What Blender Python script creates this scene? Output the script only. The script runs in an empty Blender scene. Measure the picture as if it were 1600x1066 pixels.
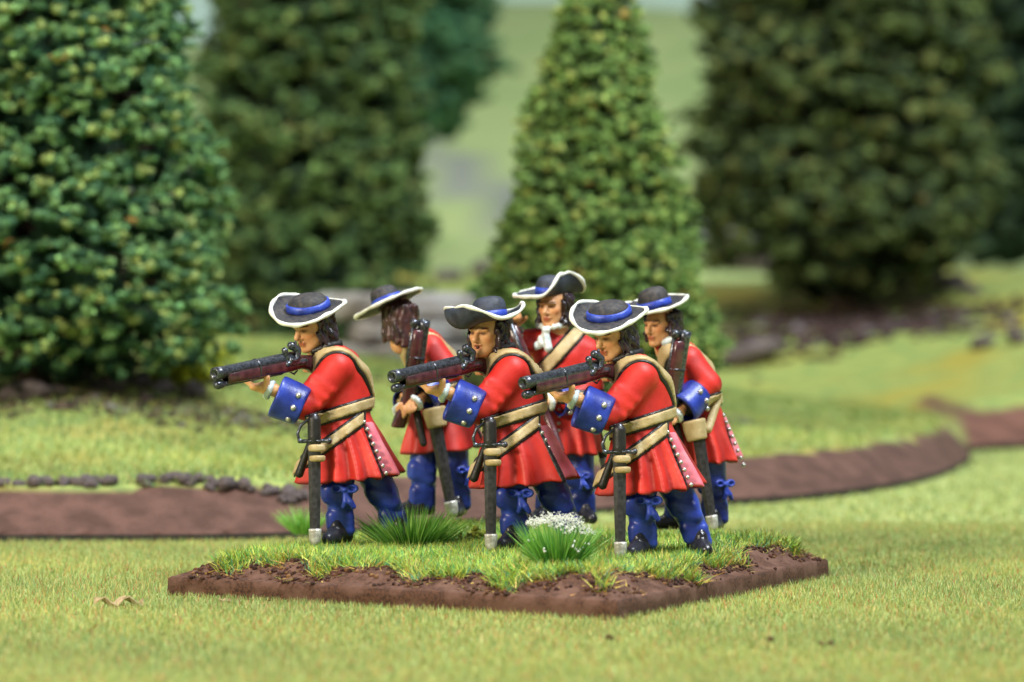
import bpy, math, random
import numpy as np
from mathutils import Vector, Matrix, Euler, noise as mnoise

# ------------------------------------------------------------------ camera, light, world (1 unit = 1 cm)
SC = bpy.context.scene
SC.unit_settings.system = 'METRIC'; SC.unit_settings.scale_length = 0.01
rng = np.random.default_rng(7); random.seed(7)
COL = SC.collection
FPX, YH, CH = 5000.0, 438.0, 3.5
cam_d = bpy.data.cameras.new('camera'); cam = bpy.data.objects.new('camera', cam_d); COL.objects.link(cam)
cam_d.lens = FPX/1600*36; cam_d.sensor_width = 36
cam.location = (0, 0, CH)
cam.rotation_euler = (math.radians(90)-math.atan((533-YH)/FPX), 0, 0)
cam_d.clip_start = 0.5; cam_d.clip_end = 2000
cam_d.dof.use_dof = True; cam_d.dof.focus_distance = 35.9; cam_d.dof.aperture_fstop = 0.36
SC.camera = cam
SC.view_settings.view_transform = 'Standard'; SC.view_settings.look = 'None'
SC.view_settings.exposure = 0.0; SC.view_settings.gamma = 1.0
SC.cycles.use_denoising = True
SC.cycles.max_bounces = 6; SC.cycles.diffuse_bounces = 3; SC.cycles.glossy_bounces = 3
W = bpy.data.worlds.new('World'); SC.world = W; W.use_nodes = True
W.node_tree.nodes['Background'].inputs[0].default_value = (0.80, 0.90, 1.0, 1)
W.node_tree.nodes['Background'].inputs[1].default_value = 0.25

def area(name, loc, target, size, power, color, sizey=None):
    d = bpy.data.lights.new(name, 'AREA'); d.energy = power; d.color = color
    d.shape = 'RECTANGLE'; d.size = size; d.size_y = sizey or size
    o = bpy.data.objects.new(name, d); COL.objects.link(o); o.location = loc
    o.rotation_euler = (Vector(target)-Vector(loc)).to_track_quat('-Z', 'Y').to_euler()
    return o
# a window light high on the right, a warmer room lamp from the left, a broad ceiling bounce
area('window_light', (48, 0, 115), (0, 42, 0), 34, 270000, (0.90, 0.96, 1.0))
area('room_lamp', (-55, -18, 34), (0, 40, 0), 16, 64000, (1.0, 0.86, 0.66))
area('ceiling_light', (0, 75, 120), (0, 60, 0), 65, 62000, (0.97, 1.0, 0.95))

# ------------------------------------------------------------------ helpers
def P(px, py, d):                       # the world point seen at a photograph pixel, at distance d
    p = math.atan((533-YH)/FPX); dx = (px-800)/FPX; dz = (533-py)/FPX
    Y = math.cos(p)+dz*math.sin(p); Z = -math.sin(p)+dz*math.cos(p)
    t = d/Y
    return Vector((dx*t, d, CH+Z*t))
def tag(o, label=None, cat=None, group=None, kind=None):
    if label: o['label'] = label
    if cat: o['category'] = cat
    if group: o['group'] = group
    if kind: o['kind'] = kind
    return o
def empty(name, loc, rz=0.0):
    o = bpy.data.objects.new(name, None); COL.objects.link(o); o.location = loc
    o.rotation_euler = (0, 0, rz); o.empty_display_size = .3
    return o
def link(name, me, mat=None, parent=None, loc=None):
    o = bpy.data.objects.new(name, me); COL.objects.link(o)
    if mat and not me.materials: me.materials.append(mat)
    if parent: o.parent = parent
    if loc is not None: o.location = loc
    return o
def npmesh(name, V, F, smooth=True, col=None, colname='paint'):
    V = np.asarray(V, np.float32); F = np.asarray(F, np.int32)
    me = bpy.data.meshes.new(name); k = F.shape[1]
    me.vertices.add(len(V)); me.vertices.foreach_set('co', V.ravel())
    me.loops.add(F.size); me.loops.foreach_set('vertex_index', F.ravel())
    me.polygons.add(len(F)); me.polygons.foreach_set('loop_start', np.arange(len(F), dtype=np.int32)*k)
    if smooth: me.polygons.foreach_set('use_smooth', np.ones(len(F), bool))
    me.update(calc_edges=True)
    if col is not None:
        a = me.attributes.new(colname, 'FLOAT_COLOR', 'POINT')
        c = np.ones((len(V), 4), np.float32); c[:, :3] = col
        a.data.foreach_set('color', c.ravel())
    return me
def fnoise(V, s, seed=0.0):             # cheap smooth noise from sines, -1..1
    x, y, z = V[..., 0]*s+seed, V[..., 1]*s+seed*1.7, V[..., 2]*s-seed
    return (np.sin(x+1.3*np.sin(y*1.1+seed))*np.cos(y*1.3+np.sin(z*.9)) + np.sin(z*1.7+1.1*np.sin(x*.8))*np.cos(x*.6+y*2.1))*.5

# ------------------------------------------------------------------ materials
def mat(name, c1, c2=None, scale=6.0, rough=0.5, bump=0.0, bscale=60.0, metal=0.0, spec=0.5, detail=4, attr=None, coat=0.0, c3=None, s3=1.5):
    m = bpy.data.materials.new(name); m.use_nodes = True; nt = m.node_tree; N = nt.nodes; L = nt.links
    b = N['Principled BSDF']; b.inputs['Roughness'].default_value = rough; b.inputs['Metallic'].default_value = metal
    b.inputs['Specular IOR Level'].default_value = spec
    if coat: b.inputs['Coat Weight'].default_value = coat; b.inputs['Coat Roughness'].default_value = .18
    tc = N.new('ShaderNodeTexCoord')
    no = N.new('ShaderNodeTexNoise'); no.inputs['Scale'].default_value = scale; no.inputs['Detail'].default_value = detail
    L.new(tc.outputs['Object'], no.inputs['Vector'])
    rp = N.new('ShaderNodeValToRGB'); rp.color_ramp.elements[0].position = .35; rp.color_ramp.elements[1].position = .65
    rp.color_ramp.elements[0].color = (*c1, 1); rp.color_ramp.elements[1].color = (*(c2 or c1), 1)
    L.new(no.outputs['Fac'], rp.inputs['Fac']); out = rp.outputs['Color']
    if c3:
        n3 = N.new('ShaderNodeTexNoise'); n3.inputs['Scale'].default_value = s3; n3.inputs['Detail'].default_value = 3
        L.new(tc.outputs['Object'], n3.inputs['Vector'])
        r3 = N.new('ShaderNodeValToRGB'); r3.color_ramp.elements[0].position = .45; r3.color_ramp.elements[1].position = .62
        L.new(n3.outputs['Fac'], r3.inputs['Fac'])
        mx = N.new('ShaderNodeMixRGB'); mx.inputs['Color2'].default_value = (*c3, 1)
        L.new(r3.outputs['Color'], mx.inputs['Fac']); L.new(out, mx.inputs['Color1']); out = mx.outputs['Color']
    if attr:
        at = N.new('ShaderNodeAttribute'); at.attribute_name = attr
        mx = N.new('ShaderNodeMixRGB'); mx.blend_type = 'MULTIPLY'; mx.inputs['Fac'].default_value = 1
        L.new(out, mx.inputs['Color1']); L.new(at.outputs['Color'], mx.inputs['Color2']); out = mx.outputs['Color']
    L.new(out, b.inputs['Base Color'])
    if bump:
        nb = N.new('ShaderNodeTexNoise'); nb.inputs['Scale'].default_value = bscale; nb.inputs['Detail'].default_value = 3
        L.new(tc.outputs['Object'], nb.inputs['Vector'])
        bp = N.new('ShaderNodeBump'); bp.inputs['Strength'].default_value = bump; bp.inputs['Distance'].default_value = .03
        L.new(nb.outputs['Fac'], bp.inputs['Height']); L.new(bp.outputs['Normal'], b.inputs['Normal'])
    return m
M = {}
M['red'] = mat('red_paint', (.46, .009, .006), (.66, .020, .014), 3.5, .52, .12, 60, attr='paint')
M['pink'] = mat('pink_lining_paint', (.72, .13, .19), (.84, .26, .32), 5, .5, .12, 45)
M['blue'] = mat('blue_paint', (.008, .018, .17), (.022, .050, .38), 5, .36, .12, 40, attr='paint')
M['band'] = mat('blue_ribbon_paint', (.016, .036, .30), (.040, .085, .55), 9, .4, .2, 40)
M['skin'] = mat('flesh_paint', (.66, .31, .135), (.80, .43, .21), 12, .42, .06, 50, attr='paint')
M['hair'] = mat('dark_hair_paint', (.012, .007, .012), (.045, .024, .036), 9, .26, .2, 40, coat=.3)
M['hairb'] = mat('brown_hair_paint', (.02, .010, .012), (.085, .030, .026), 9, .36, .2, 40)
M['hat'] = mat('black_brown_felt_paint', (.012, .014, .022), (.060, .050, .046), 18, .62, .3, 60)
M['hatb'] = mat('blue_black_felt_paint', (.014, .018, .03), (.045, .055, .085), 10, .55, .3, 60)
M['white'] = mat('off_white_paint', (.66, .66, .58), (.86, .87, .80), 9, .45, .25, 40)
M['lace'] = mat('white_linen_paint', (.50, .58, .58), (.82, .87, .84), 9, .45, .25, 40)
M['buff'] = mat('buff_leather_paint', (.42, .30, .13), (.58, .45, .24), 7, .5, .2, 45)
M['black'] = mat('black_paint', (.010, .009, .010), (.022, .019, .018), 10, .42, .2, 50)
M['shoe'] = mat('black_shoe_paint', (.008, .008, .011), (.03, .03, .04), 8, .28, .2, 40)
M['silver'] = mat('silver_button_paint', (.30, .30, .29), (.75, .75, .70), 20, .30, .15, 60, metal=.75)
M['chape'] = mat('pale_metal_paint', (.40, .38, .32), (.85, .84, .78), 12, .35, .3, 40, metal=.3)
M['barrel'] = mat('gun_metal_paint', (.035, .035, .042), (.15, .165, .20), 40, .28, .06, 60, metal=.72)
M['stock'] = mat('dark_wood_stain', (.050, .013, .017), (.12, .034, .040), 9, .26, .12, 45, coat=.4)
M['bore'] = mat('bore_black', (.004, .004, .004), None, 5, .8)
M['scab'] = mat('dark_scabbard_paint', (.018, .017, .018), (.050, .046, .050), 18, .34, .10, 70)
M['eye'] = mat('eye_paint', (.03, .012, .006), (.05, .02, .01), 9, .3)
M['mouth'] = mat('mouth_paint', (.05, .008, .006), (.09, .02, .012), 9, .5)

# ------------------------------------------------------------------ sculpting by distance fields
class Field:
    def __init__(s, lo, hi, h):
        s.lo = np.array(lo, float); s.h = h
        s.n = np.ceil((np.array(hi)-s.lo)/h).astype(int)+1
        s.ax = [s.lo[i]+h*np.arange(s.n[i]) for i in range(3)]
        s.v = np.full(s.n, 9.0, np.float32)
    def reg(s, lo, hi):
        i0 = np.clip(np.floor((np.array(lo)-s.lo)/s.h).astype(int), 0, s.n-1)
        i1 = np.clip(np.ceil((np.array(hi)-s.lo)/s.h).astype(int)+1, 1, s.n)
        sl = tuple(slice(a, max(a+1, b)) for a, b in zip(i0, i1))
        X = s.ax[0][sl[0]][:, None, None]; Y = s.ax[1][sl[1]][None, :, None]; Z = s.ax[2][sl[2]][None, None, :]
        return sl, X, Y, Z
    def add(s, d, sl, k):
        a = s.v[sl]
        if k <= 0: s.v[sl] = np.minimum(a, d); return
        hh = np.clip(.5+.5*(a-d)/k, 0, 1); s.v[sl] = a*(1-hh)+d*hh-k*hh*(1-hh)
    def sub(s, d, sl, k):
        a = s.v[sl]; d = -d
        if k <= 0: s.v[sl] = np.maximum(a, d); return
        hh = np.clip(.5-.5*(a-d)/k, 0, 1); s.v[sl] = a*(1-hh)+d*hh+k*hh*(1-hh)
    def cap(s, a, b, ra, rb=None, k=.03, sub=False, flat=None):     # tapered capsule
        rb = ra if rb is None else rb
        a = np.array(a, float); b = np.array(b, float); m = max(ra, rb)+k+.06
        sl, X, Y, Z = s.reg(np.minimum(a, b)-m, np.maximum(a, b)+m)
        ab = b-a; L = max(ab@ab, 1e-9)
        t = np.clip(((X-a[0])*ab[0]+(Y-a[1])*ab[1]+(Z-a[2])*ab[2])/L, 0, 1)
        d = np.sqrt((X-a[0]-t*ab[0])**2+(Y-a[1]-t*ab[1])**2+(Z-a[2]-t*ab[2])**2)-(ra+(rb-ra)*t)
        (s.sub if sub else s.add)(d, sl, k)
    def ell(s, c, r, R=None, k=.03, sub=False):                    # ellipsoid, optional 3x3 rotation
        c = np.array(c, float); r = np.array(r, float); m = (r.max() if R is not None else r)+k+.06
        sl, X, Y, Z = s.reg(c-m, c+m); x, y, z = X-c[0], Y-c[1], Z-c[2]
        if R is not None:
            R = np.array(R); x, y, z = (R[0, 0]*x+R[1, 0]*y+R[2, 0]*z, R[0, 1]*x+R[1, 1]*y+R[2, 1]*z, R[0, 2]*x+R[1, 2]*y+R[2, 2]*z)
        k0 = np.sqrt((x/r[0])**2+(y/r[1])**2+(z/r[2])**2); k1 = np.sqrt((x/r[0]**2)**2+(y/r[1]**2)**2+(z/r[2]**2)**2)+1e-9
        (s.sub if sub else s.add)(k0*(k0-1)/k1, sl, k)
    def fn(s, f, lo, hi, k=.02, sub=False):
        sl, X, Y, Z = s.reg(lo, hi)
        (s.sub if sub else s.add)(f(X, Y, Z)+0*X+0*Y+0*Z, sl, k)
    def grid(s):
        return s.ax[0][:, None, None], s.ax[1][None, :, None], s.ax[2][None, None, :]
    def mesh(s, v=None):
        v = s.v if v is None else v
        v = v.copy(); v[0] = v[-1] = 9; v[:, 0] = v[:, -1] = 9; v[:, :, 0] = v[:, :, -1] = 9
        ins = v < 0
        c = [(i, j, k) for i in (0, 1) for j in (0, 1) for k in (0, 1)]
        def sh(a, o): return a[o[0]:a.shape[0]-1+o[0], o[1]:a.shape[1]-1+o[1], o[2]:a.shape[2]-1+o[2]]
        cnt = sum(sh(ins, o).astype(np.int8) for o in c)
        act = (cnt > 0) & (cnt < 8); idx = np.argwhere(act)
        vid = np.full(act.shape, -1, np.int32); vid[act] = np.arange(len(idx))
        cv = np.stack([v[idx[:, 0]+o[0], idx[:, 1]+o[1], idx[:, 2]+o[2]] for o in c], 1)
        cc = np.array(c, float); acc = np.zeros((len(idx), 3)); n = np.zeros(len(idx))
        for a in range(8):
            for b in range(a+1, 8):
                if abs(cc[a]-cc[b]).sum() != 1: continue
                m = (cv[:, a] < 0) != (cv[:, b] < 0)
                t = np.where(m, cv[:, a]/np.where(m, cv[:, a]-cv[:, b], 1), 0)
                acc += np.where(m[:, None], cc[a]+t[:, None]*(cc[b]-cc[a]), 0); n += m
        V = s.lo+(idx+acc/np.maximum(n, 1)[:, None])*s.h
        Fs = []
        for ax in range(3):
            u, w = (ax+1) % 3, (ax+2) % 3
            o1 = [slice(None)]*3; o2 = [slice(None)]*3; o1[ax] = slice(0, -1); o2[ax] = slice(1, None)
            A = ins[tuple(o1)]; B = ins[tuple(o2)]; e = np.argwhere(A != B)
            e = e[(e[:, u] > 0) & (e[:, w] > 0) & (e[:, u] < v.shape[u]-1) & (e[:, w] < v.shape[w]-1)]
            if not len(e): continue
            q = []
            for du, dw in ((1, 1), (0, 1), (0, 0), (1, 0)):
                f = e.copy(); f[:, u] -= du; f[:, w] -= dw; q.append(vid[f[:, 0], f[:, 1], f[:, 2]])
            q = np.stack(q, 1); fl = ~A[e[:, 0], e[:, 1], e[:, 2]]
            q[fl] = q[fl][:, ::-1]; Fs.append(q)
        return V, np.concatenate(Fs)

# ------------------------------------------------------------------ tubes and strips
def tube(pts, r, n=8, closed=False, rz=None, cap=True):
    pts = np.array(pts, float); m = len(pts); r = np.broadcast_to(np.array(r, float), (m,)).copy()
    T = np.gradient(pts, axis=0) if not closed else np.roll(pts, -1, 0)-np.roll(pts, 1, 0)
    T /= np.linalg.norm(T, axis=1)[:, None]+1e-12
    up = np.array([0, 0, 1.]) if abs(T[0, 2]) < .9 else np.array([1., 0, 0])
    V = []; a = np.arange(n)*2*np.pi/n
    for i in range(m):
        s = np.cross(T[i], up); s /= np.linalg.norm(s)+1e-12; u = np.cross(s, T[i]); 
        if not closed: up = u
        V.append(pts[i]+r[i]*(np.cos(a)[:, None]*s+(rz or 1)*np.sin(a)[:, None]*u))
    V = np.concatenate(V); F = []
    for i in range(m if closed else m-1):
        j = (i+1) % m
        for q in range(n): F.append((i*n+q, i*n+(q+1) % n, j*n+(q+1) % n, j*n+q))
    if cap and not closed:
        V = np.concatenate([V, pts[:1]-T[:1]*r[0]*.35, pts[-1:]+T[-1:]*r[-1]*.35]); c0 = m*n; c1 = m*n+1
        for q in range(n):
            F.append((c0, (q+1) % n, q, q)); F.append((c1, (m-1)*n+q, (m-1)*n+(q+1) % n, (m-1)*n+(q+1) % n))
    return V, F
def pymesh(name, parts, smooth=True):
    V = []; F = []; o = 0
    for v, f in parts:
        V += [tuple(p) for p in v]
        for q in f:
            q = list(dict.fromkeys(q)); F.append(tuple(i+o for i in q))
        o += len(v)
    me = bpy.data.meshes.new(name); me.from_pydata(V, [], F); me.update()
    if smooth: me.polygons.foreach_set('use_smooth', np.ones(len(F), bool))
    return me
def smoothpath(pts, n):
    pts = np.array(pts, float); m = len(pts); out = []
    for t in np.linspace(0, m-1, n):
        i = min(int(t), m-2); f = t-i
        p0, p1, p2, p3 = pts[max(i-1, 0)], pts[i], pts[i+1], pts[min(i+2, m-1)]
        out.append(.5*((2*p1)+(-p0+p2)*f+(2*p0-5*p1+4*p2-p3)*f*f+(-p0+3*p1-3*p2+p3)*f**3))
    return np.array(out)
def sphere(c, r, n=8, m=6, sq=(1, 1, 1)):
    V = []; F = []
    for i in range(m+1):
        t = math.pi*i/m
        for j in range(n):
            a = 2*math.pi*j/n
            V.append((c[0]+r*sq[0]*math.sin(t)*math.cos(a), c[1]+r*sq[1]*math.sin(t)*math.sin(a), c[2]+r*sq[2]*math.cos(t)))
    for i in range(m):
        for j in range(n):
            F.append((i*n+j, (i+1)*n+j, (i+1)*n+(j+1) % n, i*n+(j+1) % n))
    return V, F
# ------------------------------------------------------------------ the figurines (frame of each: x right, y away, z up, feet at 0)
def nrm(v): v = np.array(v, float); return v/np.linalg.norm(v)
def rot(az, pitch=0, roll=0):
    return np.array(Euler((math.radians(roll), math.radians(pitch), math.radians(az)), 'XYZ').to_matrix())
def sdfmesh(name, F, v=None, col=None, sm=.55):
    V, Q = F.mesh(v); V = V.copy()
    # one light smoothing pass over the net
    acc = np.zeros_like(V); n = np.zeros(len(V))
    for a in range(4):
        i, j = Q[:, a], Q[:, (a+1) % 4]
        for c in range(3): acc[:, c] += np.bincount(i, V[j, c], len(V))+np.bincount(j, V[i, c], len(V))
        n += np.bincount(i, minlength=len(V))+np.bincount(j, minlength=len(V))
    V = V*(1-sm)+sm*acc/np.maximum(n, 1)[:, None]
    a, b, c = V[Q[:, 0]], V[Q[:, 1]], V[Q[:, 2]]
    if np.einsum('ij,ij->', a, np.cross(b, c)) < 0 and False: Q = Q[:, ::-1]
    # outward winding: compare with the signed volume about the centroid
    m = V.mean(0); a, b, c, d = (V[Q[:, i]]-m for i in range(4))
    if (np.einsum('ij,ij->i', a, np.cross(b, c))+np.einsum('ij,ij->i', a, np.cross(c, d))).sum() < 0: Q = Q[:, ::-1]
    return npmesh(name, V, Q, True, col(V) if col else None)

def head_ops(F, c, R, talk=False):
    c = np.array(c); T = lambda p: c+R@np.array(p, float)
    E = lambda p, r, k=.03, sub=False, Q=None: F.ell(T(p), r, R if Q is None else R@Q, k, sub)
    C = lambda a, b, ra, rb=None, k=.02, sub=False: F.cap(T(a), T(b), ra, rb, k, sub)
    E((-.03, 0, .05), (.205, .17, .20)); E((.07, 0, -.05), (.145, .135, .20), .04)
    C((.02, .10, -.11), (.135, .035, -.215), .055, .045, .04); C((.02, -.10, -.11), (.135, -.035, -.215), .055, .045, .04)
    E((.165, 0, -.225), (.045, .055, .042), .03)
    for s in (1, -1):
        E((.135, s*.088, -.045), (.045, .042, .045), .03)
        E((.225, s*.062, -.002), (.045, .040, .030), .018, True)
        E((.178, s*.060, -.002), (.026, .030, .022), .006)
        C((.212, s*.030, .042), (.178, s*.105, .038), .022, .018, .02)
        E((.216, s*.030, -.088), (.020, .018, .018), .012)
        E((-.01, s*.165, -.02), (.04, .02, .05), .015)
        C((.215, s*.045, -.115), (.20, s*.06, -.165), .007, .007, .015, True)
    C((.200, 0, .03), (.262, 0, -.068), .020, .032, .022)
    E((.252, 0, -.085), (.028, .022, .022), .014)
    if talk:
        C((.205, -.035, -.128), (.205, .035, -.128), .016, .016, .01); C((.19, -.03, -.182), (.19, .03, -.182), .018, .018, .012)
        E((.225, 0, -.155), (.05, .030, .020), .008, True)
    else:
        C((.206, -.036, -.136), (.206, .036, -.136), .015, .015, .012); C((.200, -.030, -.168), (.200, .030, -.168), .016, .016, .012)
        C((.228, -.045, -.152), (.228, .045, -.152), .007, .007, .006, True)
    C((-.02, 0, -.12), (-.06, 0, -.34), .12, .13, .04)

def hand_ops(F, w, f, n, t, curl=(50, 60, 40), sc=1.0, thumb=(.7, .6, .3), spread=0.0):
    w, f, n, t = np.array(w, float), nrm(f), nrm(n), nrm(t)
    R = np.stack([f, t, n], 1)
    F.cap(w-f*.06*sc, w+f*.04*sc, .055*sc, .058*sc, .03)
    F.ell(w+f*.085*sc, (.085*sc, .078*sc, .040*sc), R, .03)
    for j, (o, L) in enumerate(((.057, .92), (.020, 1.05), (-.018, 1.0), (-.055, .80))):
        p = w+f*.145*sc+t*o*sc; a = 0; r = .0265*sc; d0 = nrm(f+t*spread*o*8)
        for q, s in zip(curl, (.085, .058, .045)):
            a += math.radians(q+j*3); d = math.cos(a)*d0+math.sin(a)*n; e = p+d*s*L*sc
            F.cap(p, e, r, r*.9, .010); p = e; r *= .9
    p = w+f*.03*sc+t*.055*sc; d = nrm(t*thumb[0]+f*thumb[1]+n*thumb[2]); e = p+d*.10*sc
    F.cap(p, e, .034*sc, .029*sc, .02); d2 = nrm(f*.5+n*.9+t*.1); F.cap(e, e+d2*.075*sc, .028*sc, .023*sc, .008)

def cone(F, a, b, ra, rb, k=.02, sub=False, sq=None):
    a = np.array(a, float); b = np.array(b, float); m = max(ra, rb)+.1; L = np.linalg.norm(b-a); u = (b-a)/L
    sl, X, Y, Z = F.reg(np.minimum(a, b)-m, np.maximum(a, b)+m)
    t = (X-a[0])*u[0]+(Y-a[1])*u[1]+(Z-a[2])*u[2]
    rr = np.sqrt(np.maximum((X-a[0]-t*u[0])**2+(Y-a[1]-t*u[1])**2+(Z-a[2]-t*u[2])**2, 0))
    d = rr-(ra+(rb-ra)*np.clip(t/L, 0, 1)); e = np.maximum(-t, t-L); kk = .022
    h = np.clip(.5-.5*(e-d)/kk, 0, 1); d = e*(1-h)+d*h+kk*h*(1-h)
    (F.sub if sub else F.add)(d, sl, k)

def hat(parent, pos, n, phi, R=.43, crown=(.20, .19, .21), felt='hat', power=1.1, cr_lean=(0, 0), band=(.01, .10), seed=0, dip=None, Rf=None, lumpy=1.0):
    """phi(theta): how far the brim is bent up at its rim, by bearing"""
    n = nrm(n); q = Vector((0, 0, 1)).rotation_difference(Vector(n)); mw = Matrix.Translation(Vector(pos)) @ q.to_matrix().to_4x4()
    S, K = 72, 14; th = np.arange(S)*2*np.pi/S
    pts = np.zeros((K+1, S, 3)); nor = np.zeros((K+1, S, 3))
    for j, t in enumerate(th):
        r, z = .15, 0.0; Rj = R*(1+.015*math.sin(3*t+seed)+.008*math.sin(5*t+2*seed))*(Rf(t) if Rf else 1)
        for i in range(K+1):
            a = phi(t)*(i/K)**power-(dip(t) if dip else 0)*(1-(i/K)**2)
            if i: r += math.cos(a)*(Rj-.15)/K; z += math.sin(a)*(Rj-.15)/K
            pts[i, j] = (r*math.cos(t)*1.0, r*math.sin(t), z)
            nor[i, j] = (-math.sin(a)*math.cos(t), -math.sin(a)*math.sin(t), math.cos(a))
    th_ = .015
    V = np.concatenate([(pts+nor*th_).reshape(-1, 3), (pts-nor*th_).reshape(-1, 3)]); o = (K+1)*S; F = []
    for i in range(K):
        for j in range(S):
            k = (j+1) % S; F.append((i*S+j, (i+1)*S+j, (i+1)*S+k, i*S+k)); F.append((o+i*S+j, o+i*S+k, o+(i+1)*S+k, o+(i+1)*S+j))
    for j in range(S):
        k = (j+1) % S; F.append((K*S+j, o+K*S+j, o+K*S+k, K*S+k)); F.append((j, k, o+k, o+j))
    # crown
    ca, cb, chh = crown; prof = [(1.04, -.02), (1.02, .04), (.98, .40), (.92, .62), (.80, .83), (.60, .95), (.3, 1.0), (.10, 1.01), (.002, 1.012)]
    Vc = []
    for pr, pz in prof:
        for t in th[::2]:
            w = 1+.02*math.sin(2*t+seed)
            Vc.append((ca*pr*w*math.cos(t)+cr_lean[0]*max(pz, 0), cb*pr*w*math.sin(t)+cr_lean[1]*max(pz, 0), chh*pz-.05*chh*pr*math.cos(t+seed)*(pz > .6)))
    m = S//2; Fc = [(i*m+j, i*m+(j+1) % m, (i+1)*m+(j+1) % m, (i+1)*m+j) for i in range(len(prof)-1) for j in range(m)]
    h = link('hat', pymesh('hat', [(V, F), (Vc, Fc)]), M[felt], parent); h.matrix_local = mw
    # painted rim and ribbon, raised a little as on the casting
    rim = pts[K]+np.stack([.002*np.sin(th*9+seed), .002*np.cos(th*7), .002*np.sin(th*11)], 1)
    tv, tf = tube(rim, .023+.004*np.sin(th*6+seed)+.003*np.sin(th*13+1), 7, True)
    link('hat_trim', pymesh('hat_trim', [(tv, tf)]), M['white'], h)
    z0, z1 = band; V = []
    for (f, z) in ((1.0, z0), (1.075, z0+.003), (1.06, (z0+z1)/2), (1.035, z1-.003), (.94, z1+.002)):
        for j, t in enumerate(th[::2]):
            zz = z+.008*math.sin(2*t+seed)
            V.append((ca*f*math.cos(t)+cr_lean[0]*zz/chh, cb*f*math.sin(t)+cr_lean[1]*zz/chh, zz))
    Fb = [(i*m+j, i*m+(j+1) % m, (i+1)*m+(j+1) % m, (i+1)*m+j) for i in range(4) for j in range(m)]
    link('hat_band', pymesh('hat_band', [(V, Fb)]), M['band'], h)
    return h

def hair_mesh(c, R, seed, length=.30, curl=1.0, back=1.0, amp=1.0):
    c = np.array(c, float); T = lambda p: c+R@np.array(p, float); r_ = np.random.default_rng(seed)
    F = Field(c-.62, c+.45, .0135)
    F.ell(T((-.07, 0, .05)), (.19, .18, .175), R, .02); F.ell(T((-.09, 0, -.05)), (.16, .185, .19), R, .03)
    # clear the face
    for i in range(30):
        a = math.radians(-118+236*i/29)+math.pi; s = math.sin(a); 
        x0, y0 = -.05+.185*math.cos(a), .18*s
        L = length*(1-.25*abs(s))*r_.uniform(.85, 1.1)*(1 if abs(s) < .95 else 1.05)
        pts = []; ph = r_.uniform(0, 6.28)
        for q in range(9):
            t = q/8; wv = .022*curl*math.sin(ph+t*9.5)
            pts.append(T((x0*1.02+.018*t+wv*abs(s)-.03*t*(1-abs(s))*back, y0*(1.0+.06*t)+wv*(1-abs(s))*1.0+.012*math.sin(ph+t*7), .10-(.10+L)*t)))
        for q in range(8): F.cap(pts[q], pts[q+1], .040*(1-.03*q), .040*(1-.03*(q+1)), .006)
        for q in range(2): # short upper locks
            z = r_.uniform(-.1, .1); F.cap(T((x0*1.06, y0*1.06, z)), T((x0*1.10+.02, y0*1.1, z-.09)), .030, .016, .006)
    F.ell(T((.20, 0, -.06)), (.16, .155, .26), R, .015, True)
    X, Y, Z = F.grid(); lx = (X-c[0])*R[0, 0]+(Y-c[1])*R[1, 0]+(Z-c[2])*R[2, 0]+.04; ly = (X-c[0])*R[0, 1]+(Y-c[1])*R[1, 1]+(Z-c[2])*R[2, 1]; a = np.arctan2(ly, lx)
    F.v = F.v+amp*(.014*np.sin(a*20+2.2*curl*np.sin(Z*17+a*2+seed))+.006*np.sin(a*9+Z*40*curl)).astype(np.float32)
    return sdfmesh('hair', F)

CLEAN = {}
def buttons(parent, pts, r=.03, mesh=[None]):
    if mesh[0] is None:
        mesh[0] = npmesh('button', *[np.array(a) for a in sphere((0, 0, 0), 1.0, 10, 6)]); mesh[0].materials.append(M['silver'])
    for p in pts:
        b = link('button', mesh[0], None, parent, Vector(p)); b.scale = (r, r, r)

def bow(parent, pos, az, sc=1.0):
    c = np.array(pos, float); R = rot(az); T = lambda p: c+R@(np.array(p, float)*sc)
    F = Field(c-.24*sc, c+.24*sc, .012)
    for s in (1, -1):
        F.ell(T((.012, s*.062, .025)), np.array((.026, .060, .042))*sc, R, .01); F.ell(T((.03, s*.066, .026)), np.array((.03, .030, .018))*sc, R, .006, True)
        F.cap(T((.01, 0, .0)), T((.02, s*.022+.03, -.085)), .018*sc, .026*sc, .008); F.cap(T((.02, s*.022+.03, -.085)), T((.012, s*.045+.035, -.13)), .026*sc, .022*sc, .01)
    F.ell(T((.02, 0, .015)), np.array((.03, .024, .026))*sc, R, .006)
    return link('ribbon_bow', sdfmesh('ribbon_bow', F), M['band'], parent)

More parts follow.
